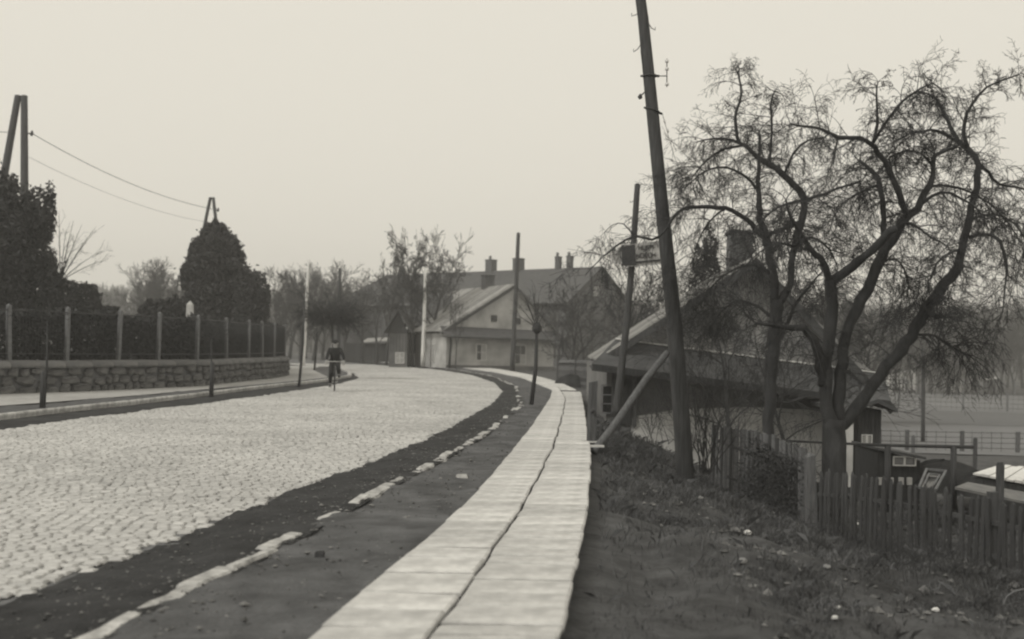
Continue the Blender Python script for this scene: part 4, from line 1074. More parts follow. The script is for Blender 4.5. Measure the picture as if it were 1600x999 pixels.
for px in (765, 808, 870, 888):
    u = (px-800)/F; x = (u*la.y-la.x)/(lr.x-u*lr.y); c = la+lr*x
    wd = .9 if px < 850 else .52
    mb = MB(); mb.box((c.x, c.y, LR-.5+.5), (wd, wd, 1.6), an); cc = mb.build('chimney', M_brick, lb)
    mb = MB(); mb.box((c.x, c.y, LR+.78), (wd*1.1, wd*1.1, .12), an); mb.build('chimney_cap', M_brick, cc)
    mb = MB(); mb.tube([Vector((c.x-.1, c.y, LR+.8)), Vector((c.x-.1, c.y, LR+1.25))], .14, 8); mb.build('chimney_pot', M_brick, cc, True)
win(lb, LB-lr*.02, lg, UP, -lr, LW*.45, LE+.7, .7, .85, m_pane=M_curtain, cols=2, rows=1)
for r_, zz in enumerate((1.2, 4.3)):
    for i in range(4): win(lb, LB-lr*.02, lg, UP, -lr, 1.5+i*2.5, zz, .9, 1.4, cols=2, rows=2, mf=M_plasterdim)
    for i in range(9): win(lb, LB-lg*.02, lr, UP, -lg, 1.7+i*2.9, zz, .9, 1.4, cols=2, rows=2, mf=M_plasterdim)
mb = MB(); mb.plate([LB-lg*.03-lr*.02+UP*(LE-.75), LB-lg*.03+lr*LL+UP*(LE-.75), LB-lg*.03+lr*LL+UP*(LE-.6), LB-lg*.03-lr*.02+UP*(LE-.6)], -lg, .06); mb.build('cornice', M_plasterdim, lb)
# a string course on the gable
mb = MB(); mb.plate([LB-lr*.03+UP*3.5, LBb-lr*.03+UP*3.5, LBb-lr*.03+UP*3.65, LB-lr*.03+UP*3.65], -lr, .05); mb.build('string_course', M_plasterdim, lb)

# --- near cottage, its gable square to the view
YC = 30.0
ct = thing('cottage', 'old cottage with a pent eave and limewashed foot behind the apple trees', 'house', tuple(P(1130, 720, YC)))
xl_, xr_ = P(948, 600, YC).x, P(1330, 640, YC).x
bl, brr = -.6, -2.0
def PC(px, py, dy=0): return P(px, py, YC+dy)
def plane_y(v_, Yq): v_ = v_.copy(); v_.y = Yq; return v_
mb = MB()
ztl, ztr = PC(948, 568).z, PC(1330, 612).z
mb.hexa([(xl_, YC, bl), (xr_, YC, brr), (xr_, YC+8, brr), (xl_, YC+8, bl), (xl_, YC, ztl), (xr_, YC, ztr), (xr_, YC+8, ztr), (xl_, YC+8, ztl)])
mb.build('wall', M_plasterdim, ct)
# limewashed foot
mb = MB(); f0 = PC(985, 640); pts = [PC(985, 652), PC(1060, 640), PC(1160, 636), PC(1262, 640), PC(1330, 650), PC(1330, 790), PC(985, 790)]
mb.plate([p+Vector((0, -.03, 0)) for p in pts][::-1], (0, 1, 0), .025); mb.build('limewash_foot', M_lime, ct)
# gable triangle
ga, gl, gr = PC(1180, 412), PC(965, 545), PC(1372, 590)
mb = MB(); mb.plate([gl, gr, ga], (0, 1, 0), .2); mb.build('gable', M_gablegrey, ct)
# roofs
eL = PC(933, 563, -.55); aT = PC(1181, 404, -.55); eR = PC(1400, 640, -.55)
LC = Vector((.3, 8.0, 0))
roof_boards(ct, eL, eL+LC, aT+LC, aT, 40, M_roofpale, .045, 'roof_board')
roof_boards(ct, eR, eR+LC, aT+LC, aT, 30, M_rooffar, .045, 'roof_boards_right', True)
mb = MB(); mb.plate([eL-UP*.02+Vector((0,-.03,0)), aT-UP*.02+Vector((0,-.03,0)), aT-UP*.22+Vector((0,-.03,0)), eL+Vector((.2,-.03,-.08))], (0, 1, 0), .05); mb.build('verge_board', M_oldwood, ct)
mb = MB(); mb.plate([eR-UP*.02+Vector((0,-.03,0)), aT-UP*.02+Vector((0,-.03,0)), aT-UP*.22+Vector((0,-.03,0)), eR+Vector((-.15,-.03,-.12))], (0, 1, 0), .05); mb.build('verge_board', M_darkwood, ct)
# pent roof
a1, a2 = PC(962, 534), PC(1380, 588); b1, b2 = P(925, 572, YC-.95), P(1392, 630, YC-.95)
mb = MB(); mb.plate([b1, b2, a2, a1], UP, .06); mb.build('pent_roof', M_roofdark, ct)
mb = MB(); q = [a1.lerp(a2, t)+Vector((0, -.04, .07)) for t in np.linspace(0, 1, 14)]
mb.tube(q, [.02+.012*rnd.random() for _ in q], 5); mb.build('lime_fillet', M_grave, ct)
mb = MB(); mb.plate([b1-UP*.12+Vector((0,-.02,0)), b2-UP*.12+Vector((0,-.02,0)), b2+Vector((0,-.02,.05)), b1+Vector((0,-.02,.05))], (0, 1, 0), .03); mb.build('fascia', M_darkwood, ct)
mb = MB(); mb.plate([b1-UP*.1, b2-UP*.1, plane_y(b2, YC)-UP*.02, plane_y(b1, YC)-UP*.02], UP, .03); mb.build('soffit', M_darkwood, ct)
win(ct, PC(948, 645)+Vector((0, -.02, 0)), Vector((1,0,0)), UP, Vector((0,-1,0)), -.0, 0, .26, .7, cols=1, rows=3, fw=.03, mf=M_conc)
win(ct, PC(1112, 524)+Vector((0, -.02, 0)), Vector((1,0,0)), UP, Vector((0,-1,0)), 0, 0, .4, .6, cols=1, rows=1, fw=.02, mf=M_darkwood)
mb = MB(); q = PC(975, 610); mb.box((q.x, YC-.04, q.z-.25), (.42, .06, 1.3)); mb.build('door', M_darkwood, ct)
for px in (958, 992):
    q = PC(px, 610); mb = MB(); mb.box((q.x, YC-.05, q.z-.25), (.09, .08, 1.4)); mb.build('door_post', M_oldwood, ct)
def chimney(th, px, pt, pb, Y, w_, name='chimney'):
    t_ = P(px, pt, Y); b_ = P(px, pb, Y); wz = w_*Y/F
    rows = int((t_.z-b_.z)/.16); c = MB(); c.box((t_.x, Y, (t_.z+b_.z)/2), (wz*.94, wz*.94, t_.z-b_.z)); ch = c.build(name, M_mortar, th)
    k = 0
    for r_ in range(rows):
        zc = b_.z+(r_+.5)*.16
        for i in range(4):
            xo = -wz/2+wz/4*(i+.5)+(wz/16 if r_ % 2 else -wz/16); mb = MB(); mb.box((t_.x+xo*.95, Y-wz/2+.02, zc), (wz/4-.02, .06+rnd.uniform(0,.015), .14)); mb.build('brick', M_brick, ch)
    c = MB(); c.box((t_.x, Y, t_.z+.03), (wz*1.05, wz*1.05, .1)); c.build('chimney_cap', M_brick, ch)
chimney(ct, 1156, 366, 440, 34, 37)
evergreen('evergreen_tree', 'dark spire-shaped evergreen rising behind the cottage roof left of its chimney', (P(1106, 545, 41).x, 41, -1.9),
    [lobe_px(1106, 450, 41, 26, 50, 24), lobe_px(1102, 412, 41, 19, 30, 18), lobe_px(1110, 385, 41, 11, 24, 12), lobe_px(1107, 362, 41, 4, 18, 5)], 3800, .06, 4, rough_lobes=40, r=.15)
# porch at right of the cottage
pt = thing('porch', 'dark timber porch with a small white window at the right end of the cottage', 'porch', tuple(P(1352, 745, 27)))
Yp = 27.0; x0, x1 = P(1330, 650, Yp).x, P(1377, 650, Yp).x; zt_, zb_ = P(1350, 640, Yp).z, P(1350, 760, Yp).z
n_ = 9
for i in range(n_):
    mb = MB(); a0 = x0+(x1-x0)*i/n_; bx(mb, a0+.005, a0+(x1-x0)/n_-.005, Yp-.02-rnd.uniform(0, .015), Yp+.02, zb_, zt_); mb.build('plank', M_darkwood, pt)
mb = MB(); bx(mb, x0, x1, Yp+.03, Yp+2.5, zb_, zt_); mb.build('wall', M_darkwood, pt)
win(pt, Vector((P(1353, 698, Yp).x, Yp-.05, P(1353, 698, Yp).z)), Vector((1,0,0)), UP, Vector((0,-1,0)), 0, 0, .2, .26, m_pane=M_curtain, cols=2, rows=1, fw=.025)
q0, q1, q2 = P(1318, 648, Yp-.4), P(1372, 630, Yp-.4), P(1403, 645, Yp-.4)
for A_, B_ in ((q0, q1), (q1, q2)):
    mb = MB(); mb.plate([A_, B_, B_+Vector((0, 3, .1)), A_+Vector((0, 3, .1))], UP, .09); mb.build('roof', M_roofdark, pt)
mb = MB(); q = P(1318, 650, Yp-.2); bx(mb, P(1313,700,Yp).x, P(1328,700,Yp).x, Yp-.25, Yp-.03, zb_, P(1320, 655, Yp).z); mb.build('limewashed_corner', M_lime, pt)

# ------------------------------------------------------------------ fences and garden
def board_fence():
    th = thing('board_fence', 'tall grey board fence overgrown by dry creeper below the tall pole', 'fence', tuple(P(1190, 780, 19)))
    n_ = 40; Y0, Y1 = 22.5, 16.6
    for i in range(n_):
        t = (i+.5)/n_; px = 1112+(1258-1112)*t**1.08; Y = Y0+(Y1-Y0)*t
        top = 664+(22*t if t < .6 else 13+ (t-.6)*60) +rnd.uniform(-2, 2)
        p = P(px, top, Y); zb = gzf(p.x, Y)-.1; w_ = .155
        d = math.atan2(Y1-Y0, P(1258, 700, Y1).x-P(1112, 700, Y0).x)
        mb = MB(); mb.box((0, 0, (p.z-zb)/2), (w_ if i % 4 else w_*.8, .022, p.z-zb))
        o = mb.build('board', M_darkwood if i % 4 == 1 else M_board, None); o.parent = th; oo = ORG[th.name]
        o.location = (p.x-oo.x, Y-oo.y+rnd.uniform(-.012, .012), zb-oo.z); o.rotation_euler = (rnd.uniform(-.02, .02), rnd.uniform(-.015, .015), d+rnd.uniform(-.05, .05))
    for z_ in (.25, .75):
        mb = MB(); a_ = P(1112, 670, Y0); b_ = P(1258, 700, Y1)
        a_.z = gzf(a_.x, Y0)+z_*1.2; b_.z = gzf(b_.x, Y1)+z_; mb.tube([a_+Vector((.05, .05, 0)), b_+Vector((.05, .05, 0))], .035, 4); mb.build('rail', M_darkwood, th)
board_fence()
# creeper
cp = []; rc = random.Random(12)
for _ in range(7000):
    t = rc.betavariate(2.2, 1.2); px = 1150+(1262-1150)*t; Y = 20.2+(16.7-20.2)*t+rc.gauss(0, .07)-.08
    h_ = rc.random()**.8; top = 690+32*t**2-8*math.sin(t*7); py = top+(805-top)*h_; p = P(px+rc.gauss(0, 3), py, Y); cp.append(tuple(p))
tb = Tubes()
for _ in range(420):
    p = Vector(cp[rc.randrange(len(cp))]); d = Vector((rc.gauss(0, 1), rc.gauss(0, .4), rc.gauss(0, 1))); grow(tb, p, d, rc.uniform(.2, .6), .005, 1, rc, .15, 5, .4, (3,), .5, (.4, 1.2), .002)
cr_ = thing('creeper', 'dense dry creeper matted over the lower end of the board fence', 'creeper', tuple(P(1210, 800, 17.5)))
v, f = leaf_quads(np.array(cp), .03); npmesh('leaves', v, f, M_leafdry, cr_); tb.build('stems', M_twig, cr_)
# pale gate post
gp = thing('fence_post', 'thick pale grey post where the board fence meets the pickets', 'post', tuple(P(1267, 826, 16.2)))
mb = MB(); a_ = P(1268, 830, 16.2); b_ = P(1266, 712, 16.2); r = .075
mb.hexa([tuple(a_+Vector(q)) for q in ((-r,-r,-.1),(r,-r,-.1),(r,r,-.1),(-r,r,-.1))]+[tuple(b_+Vector(q)) for q in ((-r*.85,-r,-.02),(r*.7,-r,.01),(r*.7,r,.01),(-r*.85,r,-.02))])
mb.add([tuple(b_+Vector(q)) for q in ((-r*.85,-r,-.02),(r*.7,-r,.01),(r*.7,r,.01),(-r*.85,r,-.02),(-.02,0,.05))], [(0,1,4),(1,2,4),(2,3,4),(3,0,4)])
mb.build('shaft', M_paleprop, gp)
# picket fence
pf = thing('picket_fence', 'dark leaning picket fence running from the pale post towards the right edge', 'fence', tuple(P(1440, 850, 13.7)))
ORGP = ORG[pf.name]
pv = []
for k in range(4):
    mb = MB(); w_ = .026+.003*k; t = .011
    h_ = 1.0
    mb.add([(-w_,-t,0),(w_,-t,0),(w_,t,0),(-w_,t,0),(-w_,-t,h_-.05),(w_,-t,h_-.05+.01*k),(w_,t,h_-.05+.01*k),(-w_,t,h_-.05),(0,-t,h_),(0,t,h_)],
           [(0,1,5,8,4),(3,7,9,6,2),(1,2,6,5),(0,4,7,3),(5,6,9,8),(4,8,9,7),(3,2,1,0)])
    me = bpy.data.meshes.new('picket'); me.from_pydata(mb.v, [], mb.f); me.materials.append(M_darkwood); pv.append(me)
A_ = P(1279, 738, 16.0); B_ = P(1640, 800, 11.0)
fa, fb = Vector((A_.x, 16.0)), Vector((B_.x, 11.0)); Lf = (fb-fa).length; dirf = (fb-fa).normalized()
npk = int(Lf/.128)
for i in range(npk):
    t = (i+.5)/npk; p = fa.lerp(fb, t); px = 800+F*p.x/p.y
    topy = np.interp(px, [1279, 1364, 1508, 1588, 1640], [733, 741, 770, 786, 797]); zt = P(px, float(topy), p.y).z+rnd.uniform(-.03, .03); zb = gzf(p.x, p.y)-.06
    if rnd.random() < .04: continue
    o = nobj('picket', pv[rnd.randrange(4)], pf, (p.x-ORGP.x, p.y-ORGP.y-.03, zb-ORGP.z)); o.scale = (1, 1, max(.4, zt-zb))
    o.rotation_euler = (rnd.uniform(-.04, .04), rnd.uniform(-.05, .05), math.atan2(dirf.y, dirf.x))
for dz0 in (.2, -1):
    mb = MB(); pts = []
    for t in np.linspace(0, 1, 9):
        p = fa.lerp(fb, t); px = 800+F*p.x/p.y; py = np.interp(px, [1279, 1386, 1588, 1640], [772, 784, 824, 835]); z = P(px, float(py), p.y).z if dz0 > 0 else gzf(p.x, p.y)+.18
        pts.append(Vector((p.x+.02, p.y+.03, z)))
    mb.tube(pts, .034, 4); mb.build('rail', M_darkwood, pf)
for t in (.04, .3, .56, .82):
    p = fa.lerp(fb, t); z = gzf(p.x, p.y); mb = MB(); mb.box((p.x+.03, p.y+.1, z+.35), (.09, .09, .98)); mb.build('post', M_darkwood, pf)

# pipe rail in the garden
rl = thing('rail_frame', 'long horizontal pole rail on posts crossing the garden behind the pickets', 'rail', tuple(P(1440, 760, 21)))
mb = MB(); mb.tube([P(1188, 687, 22), P(1290, 692, 21.5), P(1385, 696, 21), P(1521, 699, 21)], [.022, .022, .03, .035], 6); mb.build('rail', M_pole, rl, True)
for px in (1387, 1490): 
    mb = MB(); mb.tube([P(px, 697, 21), P(px, 800, 21)], .055, 6); mb.build('post', M_pole, rl, True)
o = None
for lab, px, pt_, pb_, Y in (('tall grey post before the white cold-frame roof', 1563, 726, 812, 18), ('pale thin post in the garden beyond the rail', 1524, 686, 712, 34), ('short white-topped stake beyond the rail, left of the lone field pole', 1427, 682, 716, 36)):
    a_, b_ = P(px, pt_, Y), P(px, pb_, Y); b_.z = min(b_.z, gzf(b_.x, Y)-.05); mb = MB(); mb.box((a_.x, Y, (a_.z+b_.z)/2), (.1, .08, a_.z-b_.z)); mb.box((a_.x, Y, a_.z+.01), (.07, .06, .05)); o = mb.build('garden_post', M_oldwood if px != 1427 else M_conc, None, loc=tuple(b_)); tag(o, lab, 'post', 'garden posts')
# little glazed lean-to
ln = thing('garden_shed', 'low garden shed with a glazed front left of the cold frames', 'shed', tuple(P(1412, 760, 22.5)))
Yg = 22.6; xa, xb = P(1372, 700, Yg).x, P(1438, 700, Yg).x; zt1 = P(1395, 705, Yg).z; zt2 = P(1438, 716, Yg).z; zb1 = gzf((xa+xb)/2, Yg)-.05
mb = MB(); mb.hexa([(xa,Yg,zb1),(xb,Yg,zb1),(xb,Yg+1.5,zb1),(xa,Yg+1.5,zb1),(xa,Yg,zt1),(xb,Yg,zt2-.05),(xb,Yg+1.5,zt2-.05),(xa,Yg+1.5,zt1)]); mb.build('wall', M_darkwood, ln)
mb = MB(); mb.plate([(xa-.05,Yg-.1,zt1+.02),(xb+.08,Yg-.1,zt2-.02),(xb+.08,Yg+1.6,zt2-.02),(xa-.05,Yg+1.6,zt1+.02)], UP, .05); mb.build('roof', M_roofdark, ln)
win(ln, Vector((P(1412,728,Yg).x, Yg-.03, P(1412,726,Yg).z)), Vector((1,0,0)), UP, Vector((0,-1,0)), 0, 0, .4, .14, m_pane=M_gravegrey, cols=2, rows=1, fw=.025)
for px in (1375, 1392, 1408, 1421):
    q = P(px, 752, Yg-.3); mb = MB(); mb.box((q.x, Yg-.3, q.z), (.09, .05, .14)); o = mb.build('seed_tray', M_grave, ln)
# cold frame lid: pale rectangle frame leaning
cf = thing('sash_panel', 'slanting pale wooden sash lying on the dark heap', 'sash', tuple(P(1458, 765, 20)))
quad = [P(1436, 762, 19.6), P(1448, 733, 20.6), P(1478, 736, 20.6), P(1462, 766, 19.6)]
c = sum(quad, Vector())/4
for k in range(4):
    mb = MB(); mb.tube([quad[k], quad[(k+1) % 4]], .028, 4); mb.build('frame_bar', M_conc, cf)
inn = [c.lerp(p, .55) for p in quad]
for k in range(3):
    mb = MB(); mb.tube([inn[k], inn[(k+1) % 4]], .018, 4); mb.build('frame_bar', M_conc, cf)
mb = MB(); mb.plate([c.lerp(p, .95)-UP*.05 for p in quad], UP, .01); mb.build('glass', M_glass, cf)
# white-roofed cold frames
cg = thing('hotbed', 'long low hotbed with a white sloping roof at the right edge', 'hotbed', tuple(P(1580, 790, 20)))
q = [P(1519, 742, 20.2), P(1560, 729, 22), P(1700, 742, 22), P(1700, 775, 20.2)]
roof_boards(cg, q[0], q[3], q[2], q[1], 14, M_white, .03, 'roof_panel')
zb2 = gzf(q[0].x, 20.2)-.1
mb = MB(); mb.hexa([Vector((q[0].x,20.25,zb2)), Vector((q[3].x,20.25,zb2)), Vector((q[3].x,21.9,zb2)), Vector((q[1].x,21.9,zb2)), q[0]+Vector((0,.05,-.04)), q[3]+Vector((0,.05,-.04)), q[2]+Vector((0,-.1,-.04)), q[1]+Vector((0,-.1,-.04))]); mb.build('wall', M_darkwood, cg)
mb = MB(); mb.plate([P(1492, 765, 18.6), P(1512, 757, 19.3), P(1700, 790, 19.3), P(1700, 808, 18.6)], UP, .04); mb.build('front_ledge', M_gravegrey, cg)
# heaps
def heap(name, label, px, py, Y, rw_, rh, cat='heap', m=M_mud, seed=0, group=None):
    c = P(px, py, Y); zg = c.z; n_ = 22; mm = 9; vs_ = []; fs_ = []
    for j in range(mm):
        for i in range(n_):
            a_ = 2*math.pi*i/n_; r = 1-j/(mm-1); hgt = (1-r*r)**.9 if j else -.3
            k = 1+.22*(hash_noise(np.array(math.cos(a_)*3+seed), np.array(math.sin(a_)*3+j*.5), 1.0, seed)-.5)
            vs_.append((c.x+math.cos(a_)*r*rw_*k, c.y+math.sin(a_)*r*rw_*.7*k, zg+hgt*rh*k))
    for j in range(mm-1):
        for i in range(n_): a0 = j*n_+i; a1 = j*n_+(i+1) % n_; fs_.append((a0, a1, a1+n_, a0+n_))
    mb = MB(); mb.add(vs_, fs_); o = mb.build(name, m, None, True, loc=(c.x, c.y, c.z)); tag(o, label, cat, group); return o
heap('earth_heap', 'dark heap of earth where the slab path bends left', 893, 605, 51, .85, .55)
heap('earth_heap', 'dark compost heap behind the slanting sash', 1475, 755, 23, 1.0, .45, seed=3)
heap('earth_heap', 'low dark mound beside the white-roofed cold frame', 1525, 765, 22.5, .7, .35, seed=5)

# plank wall left of the cottage
pw = thing('plank_wall', 'dark wall of horizontal boards between the earth heap and the cottage', 'wall', tuple(P(893, 625, 52)))
for i in range(11):
    t = i/11; a_ = P(872+4*rnd.random(), 562+i*5.2, 55); b_ = P(930, 563+i*5.8, 48); c_ = P(872, 562+i*5.2+4.8, 55); d_ = P(930, 563+i*5.8+5.2, 48)
    mb = MB(); mb.plate([c_, d_, b_, a_], (.6, -.8, 0), .03+.015*(i % 2)); mb.build('board', M_darkwood if i % 2 else M_oldwood, pw)
for px, Y in ((872, 55.1), (900, 51.4), (926, 48.4)):
    a_ = P(px, 560, Y); mb = MB(); mb.box((a_.x, Y+.08, a_.z-.9), (.1, .1, 2.0)); mb.build('post', M_darkwood, pw)

# hedge bush by the pole, and other shrubs
def bush(label, px, py, Y, top, spread, n_, seed, r0=.012, name='bare_shrub'):
    rs_ = random.Random(seed); b = P(px, py, Y); ht = P(px, top, Y).z-b.z; th = thing(name, label, 'shrub', tuple(b))
    tb = Tubes()
    for _ in range(n_):
        s0 = b+Vector((rs_.gauss(0, spread*.16), rs_.gauss(0, spread*.16), -.05)); d = Vector((rs_.gauss(0, .28), rs_.gauss(0, .28), 1))
        grow(tb, s0, d, ht*rs_.uniform(.6, 1.1), r0, 2, rs_, .0, 7, .16, (6, 4), .4, (.3, .8), .0026, .04)
    tb.build('stems', M_twig, th); return th
bush('tangled bare shrub growing between the tall pole and the board fence', 1100, 735, 20.6, 555, 1.0, 26, 21)
bush('thin bare shrub left of the tall pole before the cottage wall', 1035, 690, 22.5, 600, 1.2, 6, 22, .008)
bush('bare shrub behind the board fence against the limewashed cottage foot', 1150, 715, 25, 600, 2.0, 9, 23, .009)
bush('bare shrub between the second apple tree and the cottage', 1245, 720, 25, 640, 2.2, 8, 24, .009)
bush('low bare shrub beside the square post', 1000, 690, 26, 620, 1.6, 10, 25, .008)

# ------------------------------------------------------------------ right fields and their fences
def field(name, label, corners, m, z=.03):
    pts = []; n_ = 26; k_ = 8
    a_, b_, c_, d_ = corners                      # near-left, near-right, far-right, far-left as (X, Y)
    v = []
    for j in range(k_+1):
        l = Vector(a_).lerp(Vector(d_), j/k_); r = Vector(b_).lerp(Vector(c_), j/k_)
        for i in range(n_+1):
            p = l.lerp(r, i/n_); v.append((p.x, p.y, gzf(p.x, p.y)+z))
    W_ = n_+1; f = [(j*W_+i, j*W_+i+1, (j+1)*W_+i+1, (j+1)*W_+i) for j in range(k_) for i in range(n_)]
    return struct(npmesh(name, v, f, m, smooth=True), label)
M_f1 = mat('short_winter_grass', .13, .17, scale=.35, bump=.4, bscale=4, big=(.06, .2))
M_f2 = mat('ploughed_strip', .08, .12, scale=.5, bump=.6, bscale=5, stretch=(1, 4, 1))
field('meadow', 'smooth grey winter meadow beyond the garden', [(16, 52), (40, 48), (58, 76), (22, 84)], M_f1)
field('ploughed_field', 'darker ploughed strip across the meadow', [(22, 84), (58, 76), (66, 96), (24, 106)], M_f2, .05)
field('far_meadow', 'paler far meadow before the wood', [(24, 106), (66, 96), (90, 150), (32, 160)], M_f1, .07)
def wire_fence(label, p0, p1, n_, h_, tone):
    th = thing('wire_fence', label, 'fence', (p0[0], p0[1], gzf(*p0)), 'fences across the fields')
    og = ORG[th.name]; tops = []
    for i in range(n_):
        p = Vector(p0).lerp(Vector(p1), i/(n_-1)); z = gzf(p.x, p.y); mb = MB(); mb.box((p.x, p.y, z+h_/2), (.16, .16, h_)); mb.build('post', tone, th); tops.append(Vector((p.x, p.y, z+h_)))
    mb = MB()
    for zz in (.08, .35, .62, .9):
        mb.tube([t_-UP*zz*h_*.9 for t_ in tops], .018, 4)
    mb.build('wires', M_iron, th)
    # fine mesh netting
    mb = Tubes()
    for i in range(n_-1):
        a_, b_ = tops[i], tops[i+1]; L = (b_-a_).length
        for k in range(int(L/.45)):
            p = a_.lerp(b_, k*.45/L); mb.add([tuple(p), tuple(p-UP*h_*.95)], [.014, .014])
    o = mb.build('netting', M_iron, th); o['kind'] = 'stuff'
wire_fence('wire fence with pale posts crossing the near meadow edge', (14, 56), (42, 53), 12, 1.0, M_oldwood)
wire_fence('wire fence with pale posts along the ploughed strip', (24, 112), (62, 97), 12, 1.7, M_conc)
wire_fence('most distant wire fence before the wood', (36, 160), (88, 146), 13, 1.9, M_conc)
for lab, px, py, w_, Y in (('small bright hut at the wood edge, left one of a close pair', 1411, 578, 9, 175), ('small brightest hut at the wood edge, right one of a close pair', 1427, 578, 7, 175), ('small pale hut with a dark roof standing alone before the wood', 1497, 601, 10, 165), ('tiny hut with a pale slanted roof at the far right of the wood edge', 1552, 600, 10, 160), ('tiny bright hut just right of the porch roof', 1392, 590, 6, 165)):
    c = P(px, py, Y); zg = gzf(c.x, Y); w2_ = w_*Y/F/2
    th = thing('hut', lab, 'hut', (c.x, Y, zg), 'huts at the wood edge'); mb = MB(); bx(mb, c.x-w2_, c.x+w2_, Y, Y+1.5, zg-.2, c.z+.5); mb.build('wall', M_frame if px != 1552 else M_oldwood, th)
    mb = MB(); mb.plate([(c.x-w2_*1.3, Y-.2, c.z+.52), (c.x+w2_*1.3, Y-.2, c.z+.8), (c.x+w2_*1.3, Y+1.7, c.z+.8), (c.x-w2_*1.3, Y+1.7, c.z+.52)], UP, .12); mb.build('roof', M_rooffar if px != 1552 else M_white, th)

# ------------------------------------------------------------------ bank vegetation and rubble
rb = np.random.RandomState(4); n_ = 260000
Yb_ = 5.0+rb.rand(n_)**1.5*27; e_ = edge(Yb_); Xb = e_+.12+rb.rand(n_)**.9*7.5
pxs = 800+F*Xb/Yb_; dens_ = hash_noise(Xb, Yb_, .6, 21)*.55+hash_noise(Xb, Yb_, .2, 22)*.45
keep = (pxs < 1700) & (rb.rand(n_) < smooth(.32, .7, dens_)*.85+.07) & ~((Yb_ > 28.8) & (Xb > 2.2))
keep &= ~((Xb-e_ < 1.4) & (Yb_ < 12) & (rb.rand(n_) < .75))
Xb, Yb_ = Xb[keep], Yb_[keep]; n_ = len(Xb); Zb = gz(Xb, Yb_)
hgt = rb.uniform(.03, .13, n_)*smooth(3, 13, Yb_)*(.6+1.1*hash_noise(Xb, Yb_, .6, 23)); wd = rb.uniform(.0018, .004, n_)*(.5+Yb_/15)
an_ = rb.uniform(0, 6.283, n_); ln_ = rb.normal(0, .8, (n_, 2))
dx, dy = np.cos(an_)*wd, np.sin(an_)*wd
b0 = np.stack([Xb-dx, Yb_-dy, Zb-.01], 1); b1 = np.stack([Xb+dx, Yb_+dy, Zb-.01], 1)
m0 = np.stack([Xb+ln_[:, 0]*hgt*.4, Yb_+ln_[:, 1]*hgt*.4, Zb+hgt*.75], 1); tp = np.stack([Xb+ln_[:, 0]*hgt*1.1, Yb_+ln_[:, 1]*hgt*1.1, Zb+hgt*.95], 1)
v = np.stack([b0, b1, m0+np.stack([dx, dy, 0*dx], 1)*.7, tp, m0-np.stack([dx, dy, 0*dx], 1)*.7], 1).reshape(-1, 3); f = np.arange(n_*5).reshape(n_, 5)
gr = npmesh('bank_grass', v, f, M_grass); tag(gr, 'dry short grass and weeds covering the bank right of the path', 'grass', kind='stuff')
# rubble chips
n_ = 6500; Yr = 5.5+rb.rand(n_)**1.3*14; Xr = edge(Yr)+.5+rb.rand(n_)*5.2; dn = hash_noise(Xr, Yr, 1.0, 31); k = (dn > .42) & ((Xr-edge(Yr)) > 1.2-(Yr > 12)*.6); Xr, Yr = Xr[k], Yr[k]; n_ = len(Xr)
s_ = rb.gamma(2.0, .011, n_).clip(.006, .07); Zr = gz(Xr, Yr)
oc = np.array([[1,0,0],[0,1,0],[-1,0,0],[0,-1,0],[0,0,1],[0,0,-1]], float)[None]*np.ones((n_, 1, 1)); oc = oc*rb.uniform(.5, 1.2, (n_, 6, 1))*s_[:, None, None]; oc[..., 2] *= .7
a_ = rb.uniform(0, 6.28, n_); c_, q_ = np.cos(a_)[:, None], np.sin(a_)[:, None]; x_ = oc[..., 0]*c_-oc[..., 1]*q_; y_ = oc[..., 0]*q_+oc[..., 1]*c_
v = np.stack([x_+Xr[:, None], y_+Yr[:, None], oc[..., 2]+Zr[:, None]+s_[:, None]*.2], -1).reshape(-1, 3)
ft = np.array([[0,1,4],[1,2,4],[2,3,4],[3,0,4],[1,0,5],[2,1,5],[3,2,5],[0,3,5]]); f = (ft[None]+(np.arange(n_)*6)[:, None, None]).reshape(-1, 3)
ru = npmesh('rubble', v, f, M_rubble); tag(ru, 'small rubble and stone chips strewn over the lower bank', 'rubble', kind='stuff')
# clods and pebbles on the gutter and footway
n_ = 7000; Yr = 5+rb.rand(n_)**1.4*40; t_ = rb.rand(n_); t_ = np.where(rb.rand(n_) < .45, rb.normal(.42, .1, n_), t_).clip(.02, .98)
xa_ = np.array([XR(y) for y in Yr]); xb_ = np.array([PL(y) for y in Yr]); Xr = xa_+(xb_-xa_)*t_; s_ = rb.gamma(2.0, .0045, n_).clip(.004, .035)
oc = np.array([[1,0,0],[0,1,0],[-1,0,0],[0,-1,0],[0,0,1],[0,0,-1]], float)[None]*np.ones((n_, 1, 1)); oc = oc*rb.uniform(.5, 1.2, (n_, 6, 1))*s_[:, None, None]; oc[..., 2] *= .6
kz = np.array([XK(y) for y in Yr]); Zr = np.where(Xr < kz, .05*(Xr-xa_)/(kz-xa_+.06)+.008, .066)
v = (oc+np.stack([Xr, Yr, Zr], 1)[:, None]).reshape(-1, 3); f = (np.array([[0,1,4],[1,2,4],[2,3,4],[3,0,4],[1,0,5],[2,1,5],[3,2,5],[0,3,5]])[None]+(np.arange(n_)*6)[:, None, None]).reshape(-1, 3)
pb_ = npmesh('pebbles', v, f, M_rubble); tag(pb_, 'pebbles and clods scattered over the gutter and earth footway', 'pebbles', kind='stuff')
